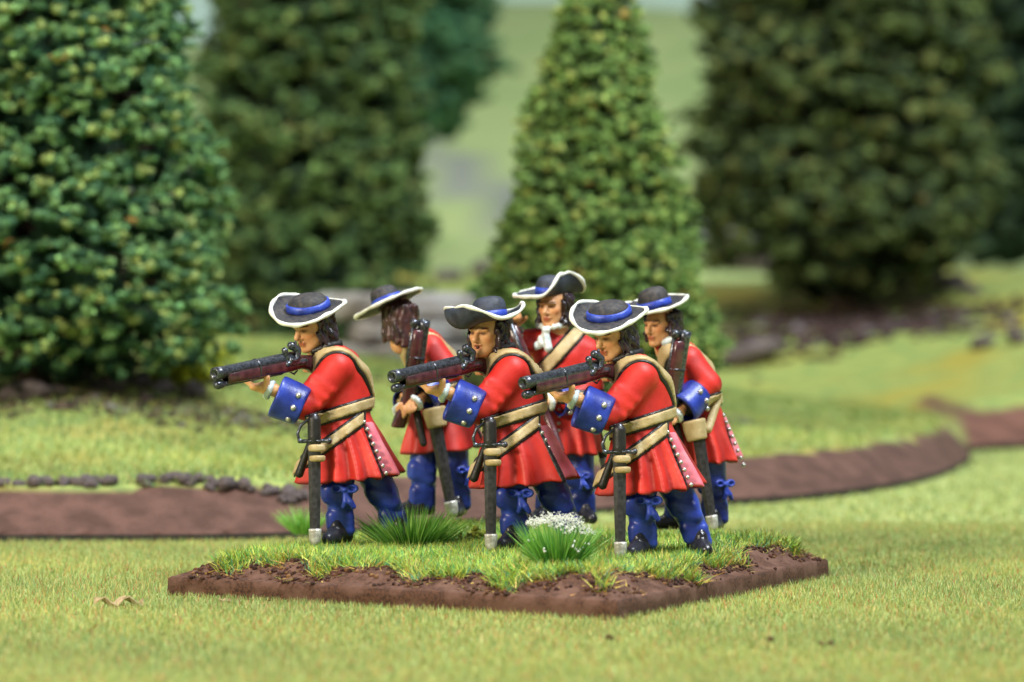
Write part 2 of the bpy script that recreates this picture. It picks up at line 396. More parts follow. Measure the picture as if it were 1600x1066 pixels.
def figurine(loc, label, sp):
    g = empty('soldier_figurine', loc, sp.get('rz', 0))
    tag(g, label, 'figurine', 'redcoat soldier figurines on the brown base')
    if sp.get('scale'): g.scale = (sp['scale'],)*3
    kind = sp['kind']; hc, R = np.array(sp['head']), rot(*sp['head_rot'])
    # --- body: one continuous skin
    F = Field((-1.5, -1.1, 0.02), (1.05, .9, 2.95), .0148)
    head_ops(F, hc, R, sp.get('talk'))
    t0, t1 = np.array(sp['chest']), np.array(sp['waist'])
    F.cap(hc+R@np.array((-.05, 0, -.25)), t0+(0, 0, .05), .115, .13, .05)
    F.cap(t0, t1, .15, .15, .05); F.cap(t1, t1-(0, 0, .3), .15, .14, .05)
    for sh, el, wr, cf in sp['arms']:
        F.cap(t0, sh, .10, .10, .05); F.cap(sh, el, .09, .075, .03); F.cap(el, wr, .075, .05, .02)
    for h, k, a, toe in sp['legs']:
        F.cap(t1-(0, 0, .3), h, .12, .12, .05); F.cap(h, k, .12, .09, .03); F.cap(k, a, .09, .07, .02)
    for hd in sp['hands']: hand_ops(F, *hd[:4], **(hd[4] if len(hd) > 4 else {}))
    for (a, b, r) in sp.get('digits', ()): F.cap(a, b, r, r*.85, .01)
    def skincol(V):
        L = (V-hc)@R; c = np.ones((len(V), 3)); inh = (np.abs(L) < .33).all(1)
        def blot(p, r, colr, amt):
            w = np.clip(1.6-np.linalg.norm((L-np.array(p))/np.array(r), axis=1), 0, 1)*inh*amt
            c[:] = c*(1-w[:, None])+np.array(colr)*w[:, None]
        blot((.215, 0, -.152), (.04, .050, .026), (.55, .26, .28), 1)
        for s in (1, -1):
            blot((.20, s*.075, .050), (.05, .050, .010), (.10, .06, .06), 1)     # painted eyebrows
            blot((.19, s*.062, -.003), (.05, .036, .016), (.16, .10, .10), 1)    # painted eyes
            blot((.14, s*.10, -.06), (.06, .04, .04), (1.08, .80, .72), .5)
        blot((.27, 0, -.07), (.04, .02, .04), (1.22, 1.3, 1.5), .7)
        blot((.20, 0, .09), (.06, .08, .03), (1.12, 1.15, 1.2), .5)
        return c
    body = link('body', sdfmesh('body', F, None, skincol, .3), M['skin'], g)
    if sp.get('talk'):
        T = hc+R@np.array((.188, 0, -.155)); link('mouth', npmesh('mouth', *[np.array(a) for a in sphere(T, .022, 8, 6)]), M['mouth'], g)
    # --- hair
    link('hair', hair_mesh(hc, R, sp['seed'], **sp.get('hair', {})), M[sp.get('hairmat', 'hair')], g)
    hat(g, **sp['hat'])
    # --- coat
    F = Field((-1.25, -.95, .50), (1.0, .95, 2.45), .0185)
    for a, b, ra, rb in sp['torso']: F.cap(a, b, ra, rb, .10)
    (cx0, cy0, cz0), (rx0, ry0), (cx1, cy1), (rx1, ry1), hem = sp['skirt']
    X, Y, Z = F.grid()
    t = np.clip((cz0-Z)/(cz0-.7), -.25, 1.3)
    cx = cx0+(cx1-cx0)*t; cy = cy0+(cy1-cy0)*t; rx = rx0+(rx1-rx0)*t; ry = ry0+(ry1-ry0)*t
    qx, qy = (X-cx)/rx, (Y-cy)/ry; rad = np.sqrt(qx*qx+qy*qy)+1e-6; ang = np.arctan2(qy, qx)
    tt = np.clip(t, 0, 1.2)
    pl = sp.get('pleats', 11)
    pleat = (np.sin(ang*pl+2.0*np.sin(ang*2+sp['seed'])+.6*np.sin(Z*5))*.5+.5)**1.5
    d = (rad-1)*np.minimum(rx, ry)*.92-(pleat-.45)*.105*tt
    # the vent on the side: a step where the flap folds over
    va = sp['vent']; dv = (ang-va+np.pi) % (2*np.pi)-np.pi
    d = d+np.where((dv > 0) & (dv < .55), .045*tt*(1-dv/.55), 0)
    hz = hem[0]+hem[1]*X+hem[2]*Y+.018*np.sin(ang*pl+2.0*np.sin(ang*2+sp['seed'])+1.2)
    d = np.maximum(d, hz-Z); d = np.maximum(d, Z-(cz0+.06))
    inner = (rad-1)*np.minimum(rx, ry)+.10; d = np.maximum(d, -np.maximum(inner, Z-(hz+.30)))
    a = F.v; kk = .05; hh = np.clip(.5+.5*(a-d)/kk, 0, 1); F.v = (a*(1-hh)+d*hh-kk*hh*(1-hh)).astype(np.float32)
    torso = F.v.copy()
    for (sh, el, wr, cf), rr in zip(sp['arms'], sp['armr']):
        sh, el, wr = map(lambda q: np.array(q, float), (sh, el, wr))
        F.cap(sh, el, rr[0], rr[1], .06); F.cap(el, np.array(cf[0])*.7+np.array(cf[1])*.3, rr[1], rr[1]*.92, .03)
        # soft folds at the elbow
        for q in range(3):
            p = sh+(el-sh)*(.45+.2*q); F.cap(p+(-.10, -.10, .07-.02*q), p+(.10, -.12, -.06), .055, .035, .055)
    F.v = F.v+(fnoise(np.stack(np.broadcast_arrays(X, Y, Z), -1), 5.5, sp['seed'])*.010).astype(np.float32)
    coat_v = F.v.copy()
    def coatcol(V):  # miniature's brushwork: highlights on pleat ridges, shade in valleys, painted into the colour
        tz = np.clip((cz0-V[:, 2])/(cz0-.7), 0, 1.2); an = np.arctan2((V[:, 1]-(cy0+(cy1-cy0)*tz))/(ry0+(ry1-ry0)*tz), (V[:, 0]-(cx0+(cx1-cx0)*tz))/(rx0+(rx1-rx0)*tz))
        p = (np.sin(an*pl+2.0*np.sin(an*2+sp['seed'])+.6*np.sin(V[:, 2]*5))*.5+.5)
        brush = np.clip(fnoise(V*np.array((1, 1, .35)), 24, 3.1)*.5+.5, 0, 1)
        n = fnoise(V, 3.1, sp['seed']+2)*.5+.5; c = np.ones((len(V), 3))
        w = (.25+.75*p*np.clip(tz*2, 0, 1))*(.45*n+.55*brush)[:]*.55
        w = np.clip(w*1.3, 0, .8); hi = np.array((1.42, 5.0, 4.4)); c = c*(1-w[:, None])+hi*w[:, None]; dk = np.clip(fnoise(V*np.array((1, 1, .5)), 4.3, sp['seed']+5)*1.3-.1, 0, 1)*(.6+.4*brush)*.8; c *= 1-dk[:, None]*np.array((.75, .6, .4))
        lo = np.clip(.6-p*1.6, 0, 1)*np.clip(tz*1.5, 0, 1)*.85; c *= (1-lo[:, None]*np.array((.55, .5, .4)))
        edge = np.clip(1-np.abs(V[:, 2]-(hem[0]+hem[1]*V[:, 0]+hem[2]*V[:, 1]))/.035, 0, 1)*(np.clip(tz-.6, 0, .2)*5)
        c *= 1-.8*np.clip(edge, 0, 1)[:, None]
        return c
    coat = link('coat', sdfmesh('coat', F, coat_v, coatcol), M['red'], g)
    # lining strip and the black edge of the vent
    dd = d
    if sp.get('lining', True):
        m = np.maximum(np.abs(dv-.27)-.25, np.maximum(dd-.022, -(dd+.05)))
        m = np.maximum(m, np.maximum(hz+.01-Z, Z-(cz0-.10)))
        link('lining', sdfmesh('lining', F, m), M['pink'], coat)
        m = np.maximum(np.abs(dv+.06)-.085, np.maximum(dd-.010, -(dd+.05))); m = np.maximum(m, np.maximum(hz-Z, Z-(cz0-.06)))
        link('vent_edging', sdfmesh('vent_edging', F, m), M['black'], coat)
    bp = []
    for q in range(sp.get('nbut', 8)):
        t_ = .14+.80*q/7; zz = cz0-t_*(cz0-.7-.06); an = va-.05; tz = (cz0-zz)/(cz0-.7)
        bp.append(((cx0+(cx1-cx0)*tz)+(rx0+(rx1-rx0)*tz)*math.cos(an)*1.035, (cy0+(cy1-cy0)*tz)+(ry0+(ry1-ry0)*tz)*math.sin(an)*1.035, zz))
    buttons(coat, bp, .026)
    # --- belts follow the coat; each on its own painted black shadow line strip
    hxyz = (X, Y, Z)
    for nm, pn, p0, wd, base, lim, matn in sp['belts']:
        pn = nrm(pn); pd = np.abs(pn[0]*(X-p0[0])+pn[1]*(Y-p0[1])+pn[2]*(Z-p0[2]))
        src = torso if base == 't' else coat_v
        lm = lim(X, Y, Z)+0*X+0*Y+0*Z
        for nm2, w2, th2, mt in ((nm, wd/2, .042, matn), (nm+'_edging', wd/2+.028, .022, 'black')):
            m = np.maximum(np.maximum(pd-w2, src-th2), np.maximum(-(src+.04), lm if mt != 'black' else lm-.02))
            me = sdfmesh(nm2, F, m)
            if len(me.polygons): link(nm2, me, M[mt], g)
    # --- cuffs, shirt frills
    for (sh, el, wr, cf), rr in zip(sp['arms'], sp['armr']):
        a, b, ra, rb = cf; a = np.array(a, float); b = np.array(b, float); u = nrm(b-a)
        lo = np.minimum(a, b)-.36; hi = np.maximum(a, b)+.36
        F2 = Field(lo, hi, .0165); cone(F2, a, b, ra, rb, 0)
        cone(F2, b-u*.16, b+u*.1, rb*.72, rb*.86, .03, True)
        Xc, Yc, Zc = F2.grid(); F2.v = F2.v+(fnoise(np.stack(np.broadcast_arrays(Xc, Yc, Zc), -1), 6, 1.3)*.012).astype(np.float32)
        def bluecol(V):
            w = np.clip(fnoise(V, 4, 1.0)*.5+.3, 0, 1)[:, None]; return 1+w*np.array((1.0, .7, .35))
        cu = link('cuff', sdfmesh('cuff', F2, None, bluecol), M['blue'], coat)
        cv = link('cuff_opening', npmesh('cuff_opening', *[np.array(q) for q in sphere((0, 0, 0), rb*.74, 14, 8)]), M['black'], cu)
        cv.matrix_local = Matrix.Translation(Vector(b-u*.09)) @ Vector((0, 0, 1)).rotation_difference(Vector(u)).to_matrix().to_4x4() @ Matrix.Diagonal((1, 1, .35, 1))
        side = nrm(np.cross(u, (0, 0, 1))); side = side if side[1] < 0 else -side; up = np.cross(side, u); up = up if up[2] > 0 else -up
        pts = []
        for an in (28, -10, -50):
            dvv = math.cos(math.radians(an))*side+math.sin(math.radians(an))*up; pts.append(a+u*.10+dvv*(ra*1.03))
        buttons(coat, pts, .034)
        wv = np.array(wr, float); uf = nrm(wv-b+u*.05); ws = []
        for q in range(16):
            t_ = q*2*math.pi/16; ws.append(wv-uf*.01+(math.cos(t_)*side+math.sin(t_)*up)*(.078+.008*math.sin(5*t_))+uf*.008*math.sin(7*t_))
        tv, tf = tube(ws, .038, 7, True); link('shirt_frill', pymesh('shirt_frill', [(tv, tf)]), M['lace'], coat)
    # --- stockings and breeches, shoes, bows
    F = Field((-.75, -.75, -.02), (.95, .7, 1.15), .0175)
    for (h, k, a, toe), lr in zip(sp['legs'], sp['legr']):
        h, k, a = map(lambda q: np.array(q, float), (h, k, a))
        F.cap(h, k, lr[0], lr[1], .03); F.cap(k, k*.5+a*.5+(.01, .015, 0), lr[1]*.98, lr[2]*1.12, .03); F.cap(k*.5+a*.5+(.01, .015, 0), a, lr[2]*1.12, lr[2], .03)
        u = nrm(a-k)
        for q in range(3):
            p = a-u*(.03+.055*q); F.cap(p+(-.08, -.06, .02), p+(.09, -.05, -.03+.02*q), lr[2]*.66, lr[2]*.60, .018)
        for q in range(2):
            p = k+u*(.10*q-.03); F.cap(p+(-.10, -.08, .03*q), p+(.09, -.09, -.04), lr[1]*.60, lr[1]*.50, .022)
    Xl, Yl, Zl = F.grid(); F.v = F.v+(fnoise(np.stack(np.broadcast_arrays(Xl, Yl, Zl), -1), 8, 4)*.003).astype(np.float32)
    def legcol(V):
        w = np.clip(fnoise(V*np.array((1, 1, .5)), 7, 2.0)*.7+.25, 0, 1)[:, None]; k_ = np.clip(fnoise(V*np.array((1, 1, .4)), 6, 8.0)*1.4, 0, 1)[:, None]; return (1+w*np.array((1.5, 1.2, .55)))*(1-.5*k_)
    st = link('stockings', sdfmesh('stockings', F, None, legcol), M['blue'], g)
    for (h, k, a, toe) in sp['legs']:
        a = np.array(a, float); tv = nrm((*toe, 0)); F2 = Field(a+(-.5, -.5, -.2), a+(.5, .5, .35), .016)
        F2.cap(a+(0, 0, -.0), a-tv*.05+(0, 0, -.06), .14, .105, .03); F2.cap(a-tv*.05+(0, 0, -.06), a+tv*.16+(0, 0, -.06), .10, .09, .05)
        F2.cap(a+tv*.16+(0, 0, -.06), a+tv*.30+(0, 0, -.075), .095, .07, .04); F2.cap(a+tv*.10+(0, 0, .06), a+tv*.06+(0, 0, .16), .075, .05, .03)
        Xs, Ys, Zs = F2.grid(); F2.v = np.maximum(F2.v, (a[2]-.14)-Zs)
        link('shoe', sdfmesh('shoe', F2), M['shoe'], g)
    for bp_, az_, bs_ in sp['bows']: bow(st, bp_, az_, bs_)
    # --- neckcloth
    if sp.get('cravat'):
        c = np.array(sp['cravat']); F2 = Field(c-.40, c+.40, .014); ff = nrm(sp['cravat_dir']); sd = nrm(np.cross(ff, (0, 0, 1)))
        for q in range(12):
            t_ = -1.9+3.8*q/11; p = c+(-.13+.13*math.cos(t_))*ff*1.0+sd*.15*math.sin(t_)+np.array((0, 0, .02+.03*abs(math.sin(t_)))); 
            if q: F2.cap(pp, p, .035, .035, .01)
            pp = p
        F2.ell(c+ff*.03, (.05, .05, .045), None, .01)
        for o, L, w in ((-.10, .20, .05), (.035, .22, .055), (-.02, .17, .045)):
            F2.cap(c+ff*.03, c+ff*.05+sd*o*-1.0+np.array((0, 0, -L)), .025, w, .012)
        Xs, Ys, Zs = F2.grid(); F2.v = F2.v+(.008*np.sin(Xs*90+Zs*20)+0*Ys).astype(np.float32)
        link('cravat', sdfmesh('cravat', F2), M['lace'], g)
    for ex in sp.get('extras', ()):
        nm, segs, mt = ex; lo = np.min([np.minimum(s[0], s[1]) for s in segs], 0)-.2; hi = np.max([np.maximum(s[0], s[1]) for s in segs], 0)+.2
        F2 = Field(lo, hi, .014)
        for s in segs: (cone(F2, s[0], s[1], s[2], s[3], 0) if len(s) > 4 else F2.cap(s[0], s[1], s[2], s[3], .015))
        link(nm, sdfmesh(nm, F2), M[mt], g)
    return g

def copy_tree(o, loc, label):
    def cp(q, par):
        c = q.copy(); COL.objects.link(c)
        if par: c.parent = par; 
        for ch in q.children: cp(ch, c)
        return c
    c = cp(o, None); c.location = loc; c['label'] = label
    return c

# ------------------------------------------------------------------ musket: local z runs from butt (0) to muzzle (L); local x is down (ramrod side)
def musket(a, b, label, up=(0, 0, 1), lock=True, lockpos=.42, sc=1.0, butt=1.0):
    """a: butt end, b: muzzle, in world coordinates"""
    a, b = Vector(a), Vector(b); L = (b-a).length; z = (b-a).normalized(); u = Vector(up); u = (u-z*u.dot(z)).normalized(); y = z.cross(-u)
    mw = Matrix((-u, y, z)).transposed().to_4x4(); mw.translation = a
    root = empty('musket', (0, 0, 0)); root.matrix_world = mw; tag(root, label, 'musket', 'muskets of the soldier figurines')
    # barrel with a real bore
    n = 16; prof = [(.078, .34*L), (.078, .5*L), (.072, .7*L), (.069, .93*L), (.073, .945*L), (.073, L), (.046, L+.002), (.042, L-.10), (.001, L-.10)]
    V = []; 
    for r, zz in prof:
        for j in range(n):
            t = 2*math.pi*j/n; V.append((-.055+r*sc*math.cos(t), r*sc*math.sin(t), zz))
    Fq = [(i*n+j, i*n+(j+1) % n, (i+1)*n+(j+1) % n, (i+1)*n+j) for i in range(len(prof)-1) for j in range(n)]
    link('barrel', pymesh('barrel', [(V, Fq)]), M['barrel'], root)
    V2, F2 = sphere((-.055, 0, L-.06), .044*sc, 10, 6, (1, 1, .2)); link('bore', pymesh('bore', [(V2, F2)]), M['bore'], root)
    # stock: section sweep
    sec = []
    st = [(.0, .17, .050, .02), (.03, .175, .055, .02), (.12*L, .15, .060, .02), (.24*L, .085, .055, .0), (.30*L, .085, .07, -.01), (.40*L, .092, .084, -.005), (.6*L, .082, .082, 0), (.8*L, .078, .078, 0), (.905*L, .074, .074, 0), (.915*L, .05, .05, 0)]
    V = []
    for zz, hx, hy, off in st:
        hx = hx*(butt if zz < .2*L else 1)
        cx = .012+off+(.17-.06 if zz < .05*L else 0)*0+max(0, (.26*L-zz))*.32*(butt if butt < 1 else 1)
        for j in range(14):
            t = 2*math.pi*j/14; ct, s_ = math.cos(t), math.sin(t)
            V.append((cx+hx*sc*np.sign(ct)*abs(ct)**.7, hy*sc*np.sign(s_)*abs(s_)**.7, zz))
    Fq = [(i*14+j, i*14+(j+1) % 14, (i+1)*14+(j+1) % 14, (i+1)*14+j) for i in range(len(st)-1) for j in range(14)]
    Fq.append(tuple(range(13, -1, -1)))
    link('stock', pymesh('stock', [(V, Fq)]), M['stock'], root)
    V, Fq = tube([(.082, 0, .45*L), (.078, 0, .97*L)], .028, 8); V2, F2 = tube([(.074, 0, .93*L), (.074, 0, .955*L), (.074, 0, .985*L), (.074, 0, 1.0*L)], [.036, .050, .052, .040], 12)
    link('ramrod', pymesh('ramrod', [(V, Fq), (V2, F2)]), M['barrel'], root)
    for q in (.66,):
        ring = [(-.015+.108*math.cos(t)*1.05, .086*math.sin(t), q*L) for t in np.arange(14)*2*math.pi/14]
        V, Fq = tube(ring, .010, 6, True); link('barrel_band', pymesh('barrel_band', [(V, Fq)]), M['barrel'], root)
    if lock:
        q = lockpos*L
        F = Field((-.42, -.22, q-.35), (.22, .22, q+.35), .0125)
        F.cap((.0, .072, q-.16), (-.01, .078, q+.12), .040, .036, .01)             # lock plate
        F.cap((-.06, .09, q-.03), (-.15, .09, q-.05), .038, .036, .012)           # cock
        F.cap((-.14, .088, q-.05), (-.195, .06, q-.01), .040, .046, .012); F.ell((-.205, .05, q+.01), (.050, .052, .052), None, .01)
        F.cap((-.19, .055, q-.05), (-.245, .055, q-.055), .020, .016, .008)
        F.cap((-.08, .06, q+.10), (-.155, .05, q+.12), .038, .034, .012); F.ell((-.165, .05, q+.12), (.042, .045, .034), None, .01)   # frizzen
        F.cap((-.04, .10, q+.02), (-.05, .11, q+.08), .030, .026, .01)             # pan
        F.cap((.10, -.02, q-.12), (.13, 0, q-.04), .012, .012, .01); F.cap((.13, 0, q-.04), (.09, 0, q+.03), .012, .012, .01)
        link('flintlock', sdfmesh('flintlock', F), M['barrel'], root)
    return root

def sword(a, b, label, side=(-1, 0, 0), hilt=.24, w=.072):
    """a: top of the scabbard, b: its tip, in world coordinates"""
    a, b = Vector(a), Vector(b); L = (b-a).length; z = (a-b).normalized(); s = Vector(side); s = (s-z*s.dot(z)).normalized(); y = z.cross(s)
    mw = Matrix((s, y, z)).transposed().to_4x4(); mw.translation = b
    root = empty('sword', (0, 0, 0)); root.matrix_world = mw; tag(root, label, 'sword', 'scabbarded swords of the soldier figurines')
    st = [(.10, .72), (.16, .80), (.4*L, .92), (.75*L, 1.0), (L, 1.05)]; V = []
    for zz, f in st:
        for j in range(8):
            t = 2*math.pi*(j+.5)/8; V.append((w*f*math.cos(t)*1.05, w*f*math.sin(t)*.62, zz))
    Fq = [(i*8+j, i*8+(j+1) % 8, (i+1)*8+(j+1) % 8, (i+1)*8+j) for i in range(len(st)-1) for j in range(8)]; Fq.append(tuple(range(32, 40)))
    me = pymesh('scabbard', [(V, Fq)], False); link('scabbard', me, M['scab'], root)
    V = []; st = [(0, .25), (.02, .62), (.06, .84), (.17, .92), (.19, .92), (.195, .7)]
    for zz, f in st:
        for j in range(10):
            t = 2*math.pi*j/10; V.append((w*f*math.cos(t)*1.1, w*f*math.sin(t)*.78, zz-.01))
    Fq = [(i*10+j, i*10+(j+1) % 10, (i+1)*10+(j+1) % 10, (i+1)*10+j) for i in range(5) for j in range(10)]; Fq.append(tuple(range(9, -1, -1)))
    link('chape', pymesh('chape', [(V, Fq)]), M['chape'], root)
    if hilt:
        F = Field((-.28, -.2, L-.06), (.28, .2, L+hilt+.12), .0125)
        for q in range(7): F.cap((0, 0, L+.03+q*hilt/7.5), (0, 0, L+.04+q*hilt/7.5), .076, .076, .004)
        F.cap((0, 0, L), (0, 0, L+hilt), .068, .062, .01)
        link('grip', sdfmesh('grip', F), M['black'], root)
        F = Field((-.30, -.22, L-.06), (.30, .22, L+hilt+.16), .0125)
        F.cap((-.14, 0, L+.0), (.17, 0, L-.005), .024, .024, .01); F.ell((-.165, 0, L), (.038, .038, .038), None, .008); F.ell((0, 0, L), (.10, .075, .022), None, .01)
        pts = [(.17, 0, L), (.19, 0, L+.08), (.15, 0, L+.18), (.04, 0, L+hilt+.02)]
        for q in range(3): F.cap(pts[q], pts[q+1], .019, .019, .008)
        F.ell((0, 0, L+hilt+.03), (.055, .055, .05), None, .01)
        link('guard', sdfmesh('guard', F), M['barrel'], root)
    return root
# ------------------------------------------------------------------ three poses
def tri(t, c, w): return math.exp(-(((t-math.radians(c)+math.pi) % (2*math.pi)-math.pi)/math.radians(w))**2)
A = dict(kind='A', seed=3, scale=1.035, head=(-.62, -.06, 2.42), head_rot=(226, 14, 0), chest=(-.34, 0, 2.0), waist=(-.30, 0, 1.5),
    torso=[((-.36, -.10, 2.00), (-.31, -.04, 1.60), .21, .285), ((-.36, .14, 2.00), (-.31, .06, 1.60), .21, .285), ((-.24, .0, 1.85), (-.27, .0, 1.50), .24, .27), ((-.47, -.02, 2.10), (-.40, 0, 2.0), .15, .20)],
    skirt=((-.30, 0, 1.46), (.30, .32), (-.17, .0), (.585, .50), (.745, .09, .03)), vent=math.radians(-43), pleats=12,
    arms=[((-.33, -.27, 1.96), (-.68, -.40, 1.55), (-1.07, -.60, 1.735), ((-.70, -.47, 1.535), (-1.0, -.49, 1.665), .22, .25)),
          ((-.28, .30, 2.0), (-.22, .62, 1.72), (-.56, .30, 1.95), ((-.30, .56, 1.76), (-.48, .40, 1.86), .17, .19))],
    armr=[(.185, .165), (.17, .14)],
    hands=[((-1.07, -.60, 1.745), (-.80, .10, .12), (-.05, .10, 1), (.20, -.97, 0), dict(curl=(28, 52, 45), sc=1.2, thumb=(.35, -.1, 1.0))),
           ((-.56, .28, 1.96), (-.9, -.3, .1), (0, -1, 0), (0, 0, 1), dict(curl=(60, 70, 50)))],
    legs=[((-.30, -.10, .92), (-.33, -.16, .58), (-.30, -.15, .16), (-.45, -.9)), ((-.0, .08, .88), (.16, .06, .55), (.31, .08, .16), (.25, -.97))],
    legr=[(.185, .160, .122), (.195, .168, .124)], bows=[((-.25, -.345, .60), 268, 1.3)],
    belts=[('shoulder_belt', (.0, -.84, -.54), (-.4, -.25, 2.12), .115, 'c', lambda X, Y, Z: np.maximum(1.50-Z, -.80-X), 'buff'),
           ('waist_belt', (-.30, .04, .95), (-.02, 0, 1.545), .11, 'c', lambda X, Y, Z: np.maximum(-.66-X, Y-.45), 'buff'),
           ('sword_belt', (-.59, .02, .81), (-.0, 0, 1.435), .105, 'c', lambda X, Y, Z: np.maximum(Y+.0, X+.04), 'buff')],
    extras=[('scabbard_frog', [((-.545, -.55, 1.13), (-.545, -.555, 1.05), .10, .098, 1), ((-.54, -.565, 1.01), (-.54, -.57, .94), .095, .09, 1)], 'buff'),
            ('bayonet_scabbard', [((-.60, -.44, 1.22), (-.745, -.40, .80), .032, .05)], 'black'),
            ('neckcloth', [((-.60, -.14, 2.14), (-.44, -.15, 2.20), .04, .05), ((-.44, -.15, 2.20), (-.33, -.05, 2.22), .05, .05)], 'black')],
    hair=dict(length=.29, curl=1.1),
    hat=dict(pos=(-.66, -.05, 2.60), n=(-.15, -.31, .94), phi=lambda t: .0+1.15*tri(t, 150, 52)-.28*tri(t, 248, 38)+.22*tri(t, 350, 30), R=.39, Rf=lambda t: 1+.14*tri(t, 178, 50)-.13*tri(t, 55, 35)-.10*tri(t, 310, 32)+.05*tri(t, 0, 22), crown=(.235, .19, .175), band=(.015, .095), cr_lean=(.0, .0), seed=1))
A2 = dict(A); A2.update(seed=5, head=(-.61, -.08, 2.37), head_rot=(240, 0, 0), talk=True, hair=dict(length=.27, curl=1.2),
    hat=dict(pos=(-.60, -.06, 2.51), n=(-.05, .06, .99), phi=lambda t: .15+2.2*tri(t, 212, 50)+1.15*tri(t, 5, 42)+.8*tri(t, 110, 60)-.35*tri(t, 290, 24), R=.46, crown=(.20, .19, .26), felt='hatb', cr_lean=(.03, 0), seed=2, power=1.35, Rf=lambda t: 1+.42*tri(t, 212, 55), dip=lambda t: .85*tri(t, 212, 48)))
B = dict(kind='B', seed=9, head=(-.38, -.05, 2.50), head_rot=(228, 6, 0), chest=(-.08, 0, 2.08), waist=(0, 0, 1.55),
    torso=[((-.14, -.10, 2.08), (-.02, -.04, 1.62), .21, .28), ((-.10, .14, 2.08), (-.02, .06, 1.62), .21, .28), ((.0, .0, 1.92), (.04, .0, 1.52), .23, .27), ((-.32, -.03, 2.27), (-.17, 0, 2.08), .15, .22)],
    skirt=((.03, 0, 1.50), (.30, .32), (.12, .0), (.53, .48), (.82, .08, .03)), vent=math.radians(-12), pleats=9,
    arms=[((-.05, -.27, 2.06), (.16, -.33, 1.78), (-.24, -.60, 1.42), ((.06, -.38, 1.68), (-.16, -.55, 1.48), .20, .22)),
          ((-.12, .28, 2.06), (-.25, .45, 1.70), (-.42, -.30, 1.30), ((-.32, .2, 1.5), (-.38, -.02, 1.4), .16, .18))],
    armr=[(.18, .165), (.16, .14)],
    hands=[((-.24, -.60, 1.42), (-.85, -.15, -.45), (.35, .8, -.3), (-.3, .0, .95), dict(curl=(35, 60, 45), sc=1.15)),
           ((-.42, -.32, 1.22), (-.2, -.95, .0), (.9, -.2, 0), (0, 0, 1), dict(curl=(40, 60, 45)))],
    legs=[((.20, -.06, .98), (.24, -.10, .58), (.27, -.06, .16), (-.1, -1)), ((-.12, .05, .98), (-.16, .0, .58), (-.17, .03, .16), (-.95, -.3))],
    legr=[(.20, .165, .13), (.20, .165, .13)], bows=[((.37, -.25, .56), 300, 1.2)],
    belts=[('shoulder_belt', (.0, -.80, -.58), (-.14, -.24, 2.17), .13, 't', lambda X, Y, Z: 1.50-Z, 'buff'),
           ('waist_belt', (-.25, .04, .95), (.2, 0, 1.56), .12, 'c', lambda X, Y, Z: Y-.45, 'buff')],
    extras=[('scabbard_frog', [((-.02, -.54, 1.36), (.03, -.56, 1.12), .15, .12, 1)], 'buff'), ('sling', [((.30, -.28, 1.62), (.16, -.5, 1.25), .05, .05)], 'buff'),
            ('dagger_sheath', [((-.22, -.50, 1.3), (-.14, -.56, .93), .05, .045)], 'black'),
            ('collar', [((-.34, -.20, 2.27), (-.20, -.18, 2.36), .045, .045)], 'lace')],
    hair=dict(length=.24, curl=1.0), nbut=8,
    hat=dict(pos=(-.45, -.03, 2.69), n=(-.22, -.13, .96), phi=lambda t: .10+.75*tri(t, 175, 45)+.45*tri(t, 90, 50)+.30*tri(t, 350, 35), R=.42, crown=(.20, .19, .25), seed=4))
B4 = dict(B); B4.update(seed=12, torso=B['torso']+[((-.38, -.02, 2.26), (-.2, 0, 2.1), .165, .22)], head=(-.45, -.02, 2.46), head_rot=(104, 4, 0), hairmat='hairb', hair=dict(length=.36, curl=.8, amp=.45), pleats=8,
    hat=dict(pos=(-.58, .0, 2.60), n=(-.42, .10, .90), phi=lambda t: .08+.10*tri(t, 180, 50), R=.44, crown=(.19, .19, .24), seed=6))
